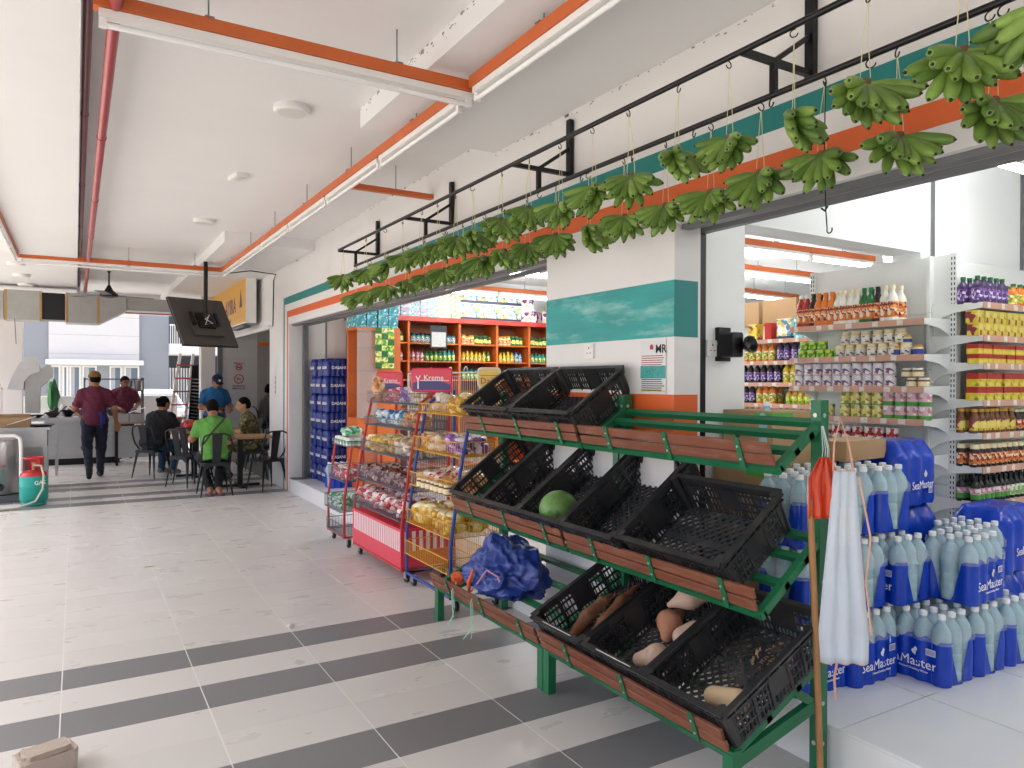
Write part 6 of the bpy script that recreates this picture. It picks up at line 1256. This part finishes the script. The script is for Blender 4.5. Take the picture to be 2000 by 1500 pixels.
t = tag(obj('television', None), 'flat television seen from behind, hung tilted from a ceiling pole', 'television'); t.matrix_world = mt; sgn = 1 if e3.dot(CAMP-tc) > 0 else -1
part('panel', G().box(-.40, -.40, -.012, .40, .40, .012), m_tv, t); part('bezel', G().box(-.408, -.408, -sgn*.03, .408, .408, -sgn*.012), m_black, t)
part('housing', G().box(-.22, -.26, 0, .22, .02, sgn*.045), m_tv, t); part('bracket', G().box(-.12, -.14, sgn*.045, .12, .10, sgn*.075).box(-.2, -.1, sgn*.045, -.16, .12, sgn*.07).box(.16, -.1, sgn*.045, .2, .12, sgn*.07), m_black, t)
part('cables', G().tube([(0, .1, sgn*.08), (.05, .03, sgn*.12), (-.04, -.04, sgn*.12), (.06, -.1, sgn*.11), (-.05, -.12, sgn*.1), (.02, .0, sgn*.12)], .006, 6), m_white, t, smooth=50)
pw = mt @ V((.0, .02, sgn*.09)); one('ceiling_pole', 'black pole dropping from the ceiling to the television', 'pole', G().tube([pw, V((pw.x, pw.y, 3.22))], .028, 10), m_black, smooth=50)
# yellow light box sign
m_ys = M('sign_yellow_face', 'd8a23a', .4, var=.08); t = thing('shop_sign', 'yellow restaurant light box sign above the restaurant front', 'sign', (2.35, 12.3, 2.5))
part('box', G().box(.0, 0, 0, .16, 3.3, .74), m_white, t); part('face', G().box(-.004, .03, .02, -.0005, 3.27, .72), m_ys, t); m_pur = M('sign_letter', '4a2f5c', .5)
o = obj('lettering', text_mesh('AYIRA', .36, m_pur, bold=True), t, (-.0055, 1.35, .34), (0, 0, -q)); obj('lettering', text_mesh('RESTORAN', .12, m_pur, bold=True), t, (-.0055, 1.6, .10), (0, 0, -q))
part('emblem', G().prism([(-.5, .2), (-.28, .2), (-.36, .42), (-.39, .5), (-.42, .42)], -.007, -.005, 'x').xf(Matrix.Translation((0, .8, .08))), m_pur, t); part('lower_lamp', G().box(.0, .2, -.06, .1, 1.2, -.02), m_gs, t)
one('cable', 'thin black cable running along the ceiling and down the wall corner', 'cable', G().tube([(1.85, 11.1, 3.1), (2.2, 11.2, 3.18), (2.585, 11.3, 3.17), (2.59, 11.45, 3.1), (2.59, 11.5, 2.4)], .008, 6), m_black, smooth=60)
one('cable_trunking', 'white trunking strip below the yellow sign', 'trunking', G().box(2.54, 11.6, 2.36, 2.6, 15.2, 2.415), m_white)
# restaurant end wall with notices
t = thing('notice_wall', 'grey white panelled partition with red prohibition notices', 'wall', (2.47, 15.25, 0))
for i in range(8): part('panel', G().box(0, 0, .001+.4*i, .66, .06, .398+.4*i), M('panel_grey', 'b9b6b4', .6, var=.04), t)
part('post', G().box(-.08, -.02, 0, -.002, .08, 3.2), m_gs, t)
m_redp = M('prohibition_red', 'b5423c', .5); m_ink = MATS['ink']
for z, r_, lb in ((1.60, .085, 'NO SMOKING'), (1.83, .055, 'AMARAN')):
    part('red_ring', G().tube([(.31+r_*math.cos(a), -.004, z+r_*math.sin(a)) for a in np.linspace(0, 2*math.pi, 28, endpoint=False)], .010, 6, closed=True).bar((.31-r_*.7, -.004, z+r_*.7), (.31+r_*.7, -.004, z-r_*.7), .012, .008), m_redp, t, smooth=50)
    part('cigarette', G().box(.27, -.003, z-.008, .35, -.001, z+.008), m_ink, t)
obj('lettering', text_mesh('DILARANG', .05, m_ink, bold=True), t, (.31, -.002, 1.46)); obj('lettering', text_mesh('MEROKOK', .05, m_ink, bold=True), t, (.31, -.002, 1.41)); obj('lettering', text_mesh('AMARAN', .05, m_redp, bold=True), t, (.31, -.002, 1.91))
t = thing('wall_notice', 'narrow vertical printed strip on the shop end wall', 'notice', (2.597, 11.35, 1.45), -q)
for k, (c_, z) in enumerate((('B', .16), ('U', .09), ('K', .02), ('A', -.05))): obj('lettering', text_mesh(c_, .075, m_redp if k == 0 else m_ink, bold=True), t, (0, -.002, z))
one('restaurant_column', 'white square column behind the man in the navy cap', 'column', G().box(2.12, 15.5, 0, 2.38, 15.8, 3.25), mc)
one('inner_partition', 'grey inner wall of the restaurant with an orange framed hatch', 'wall', G().box(3.3, 17.0, 0, 6, 17.1, 3.2), M('inner_grey', '9c9894', .7))
one('orange_frame', 'orange framed hatch high on the restaurant inner wall', 'frame', G().box(3.35, 16.96, 2.35, 3.42, 16.99, 3.0).box(3.42, 16.96, 2.35, 4.2, 16.99, 2.42), m_or)
# ladder and stacked chairs by the street opening
t = thing('step_ladder', 'white and red step ladder leaning at the street opening', 'ladder', (1.95, 17.0, 0)); lw = .16
for s in (-1, 1): part('rail', G().bar((s*lw-.18, 0, 0), (s*lw*.8+.12, .25, 2.15), .03, .06), m_white, t)
for i in range(7): f = (i+.7)/7.6; part('rung', G().bar((-lw-.18+.28*f, .25*f, 2.15*f), (lw-.18+.28*f, .25*f, 2.15*f), .06, .03), m_redp, t)
sc_ = G().box(-.22, -.2, 0, .22, .2, .02).box(-.22, .17, .02, .22, .2, .30); t0m = sc_.mesh('stacked_stool', m_black)
for i in range(16): tag(obj('stacked_chair', t0m, None, (2.30+.004*i, 16.6, .5+.072*i), (.05, 0, .3)), 'black plastic chair in the tall stack beside the ladder', 'chair', 'stacked black plastic chairs')
one('stack_base', 'black plastic chair legs under the tall chair stack', 'chair', G().box(-.2, -.18, 0, -.16, -.14, .5).box(.16, -.18, 0, .2, -.14, .5).box(-.2, .14, 0, -.16, .18, .5).box(.16, .14, 0, .2, .18, .5).box(-.2, -.18, .45, .2, .18, .5), m_black, (2.30, 16.6, 0), .3)
# ================================================================== STREET: house and parked car
HY = 27.0
def hx(u): return atY(u, 700, HY).x
def hz(v): return atY(200, v, HY).z
m_hw = M('house_pale_render', 'd0cfcc', .8, var=.03); m_hb = M('house_blue_grey', '8f9498', .8, var=.04); m_hd = M('house_dark', '3a3f48', .7); m_win = M('window_glass', '6d7a82', .08, var=.15, scale=2, stretch=(9, 1, 1)); m_cur = M('curtain', 'a9aeb2', .8, var=.3, scale=3, stretch=(14, 1, 1))
t = thing('house', 'pale grey and blue terrace house across the street with white window hood', 'building', (0, HY, 0))
part('wall', G().box(hx(95), 0, -.15, hx(272), .3, 7), m_hw, t); part('blue_wall', G().box(hx(-60), .12, -.15, hx(94.8), .4, 7).box(hx(272.3), .08, -.15, hx(330), .4, 7), m_hb, t); part('recess_wall', G().box(hx(330), 1.2, -.15, hx(520), 1.4, 7), m_hd, t); part('side_wall', G().box(hx(-330), 1.0, -.15, hx(-60), 1.2, 7), m_hw, t)
g = G()
for z in np.arange(.6, 7, .6): g.box(hx(95), -.003, z, hx(272), -.0005, z+.008)
part('render_joints', g, m_hb, t)
part('window_hood', G().box(hx(90), -.55, hz(713), hx(278), .0, hz(704)), m_white, t)
for (a, b) in ((96, 118), (122, 133), (136, 158), (161, 189), (214, 238), (243, 272)):
    wf = part('window', G().box(hx(a), -.03, hz(777), hx(b), -.002, hz(715)), m_white, t); part('pane', G().box(hx(a)+.05, -.036, hz(777)+.05, hx(b)-.05, -.031, hz(715)-.05), m_win, wf)
    part('curtain', G().box(hx(a)+.06, -.039, hz(777)+.1, hx(a)+(hx(b)-hx(a))*.45, -.0365, hz(715)-.06), m_cur, wf)
part('window', G().box(hx(189.5), -.03, hz(777), hx(213.5), -.002, hz(715)), m_hb, t)
part('balcony', G().box(hx(330), -.2, hz(690), hx(430), 1.19, hz(668)).box(hx(330), -.2, hz(630)-.02, hx(430), -.16, hz(630)+.02), m_white, t)
g = G()
for i in range(24): x = hx(331)+(hx(430)-hx(331))*i/24; g.box(x, -.19, hz(668), x+.025, -.17, hz(630))
tag(part('balcony_bars', g, m_ww, t), kind='stuff')
gr = part('grille_frame', G().box(hx(333), 1.1, hz(800), hx(420), 1.12, hz(716)), m_win, t); g = G()
for i in range(16): x = hx(333)+(hx(420)-hx(333))*i/16; g.box(x, 1.05, hz(800), x+.03, 1.08, hz(716))
tag(part('grille_bars', g, m_white, gr), kind='stuff')
one('plant', 'dark green leafy plant at the parapet beside the hood', 'plant', bag_mesh(2, .1, .1, .33, M('leaf_green', '1f5a2c', .6, var=.5, scale=14), .5), None, (-.38, 17.25, .9))
t = thing('car', 'white parked hatchback car at the street behind the ladder', 'car', (2.05, 21.8, -.15), .12); m_car = M('car_paint', 'c9ccce', .25, var=.02, coat=.6)
prof = [(-.82, .35), (-.86, .62), (-.8, .86), (-.66, .98), (-.58, 1.42), (-.45, 1.5), (.45, 1.5), (.58, 1.42), (.66, .98), (.8, .86), (.86, .62), (.82, .35)]
part('body', G().prism([(-.82, .3), (-.86, .6), (-.8, .9), (.8, .9), (.86, .6), (.82, .3)], -.0, 3.9, 'y'), m_car, t)
part('cabin', G().add([(-.76, .75, .9), (.76, .75, .9), (.56, 1.35, 1.45), (-.56, 1.35, 1.45), (-.78, 3.8, .9), (.78, 3.8, .9), (.58, 3.4, 1.45), (-.58, 3.4, 1.45)], [(0, 1, 2, 3), (7, 6, 5, 4), (3, 2, 6, 7), (1, 5, 6, 2), (4, 0, 3, 7)]), m_car, t)
part('windscreen', G().add([(-.68, .745, .93), (.68, .745, .93), (.53, 1.325, 1.42), (-.53, 1.325, 1.42)], [(0, 1, 2, 3)]), m_win, t)
part('bonnet', G().add([(-.8, .0, .78), (.8, .0, .78), (.78, .78, .93), (-.78, .78, .93)], [(0, 1, 2, 3)]), m_car, t)
for s in (-1, 1):
    part('headlight', G().box(s*.6-.14, -.02, .62, s*.6+.14, .03, .76), m_win, t); part('mirror', G().box(s*.92-.08, .8, .95, s*.92+.08, .92, 1.08), m_car, t)
    for y in (.65, 3.2): w0 = part('wheel', G().tube([(s*.70, y, .3), (s*.87, y, .3)], .3, 20), m_rub, t, smooth=40); part('rim', G().tube([(s*.868, y, .3), (s*.876, y, .3)], .19, 16), m_steel, w0, smooth=40)
part('grille', G().box(-.45, -.015, .5, .45, .0, .72), m_black, t); part('number_plate', G().box(-.22, -.025, .4, .22, -.016, .5), m_white, t)
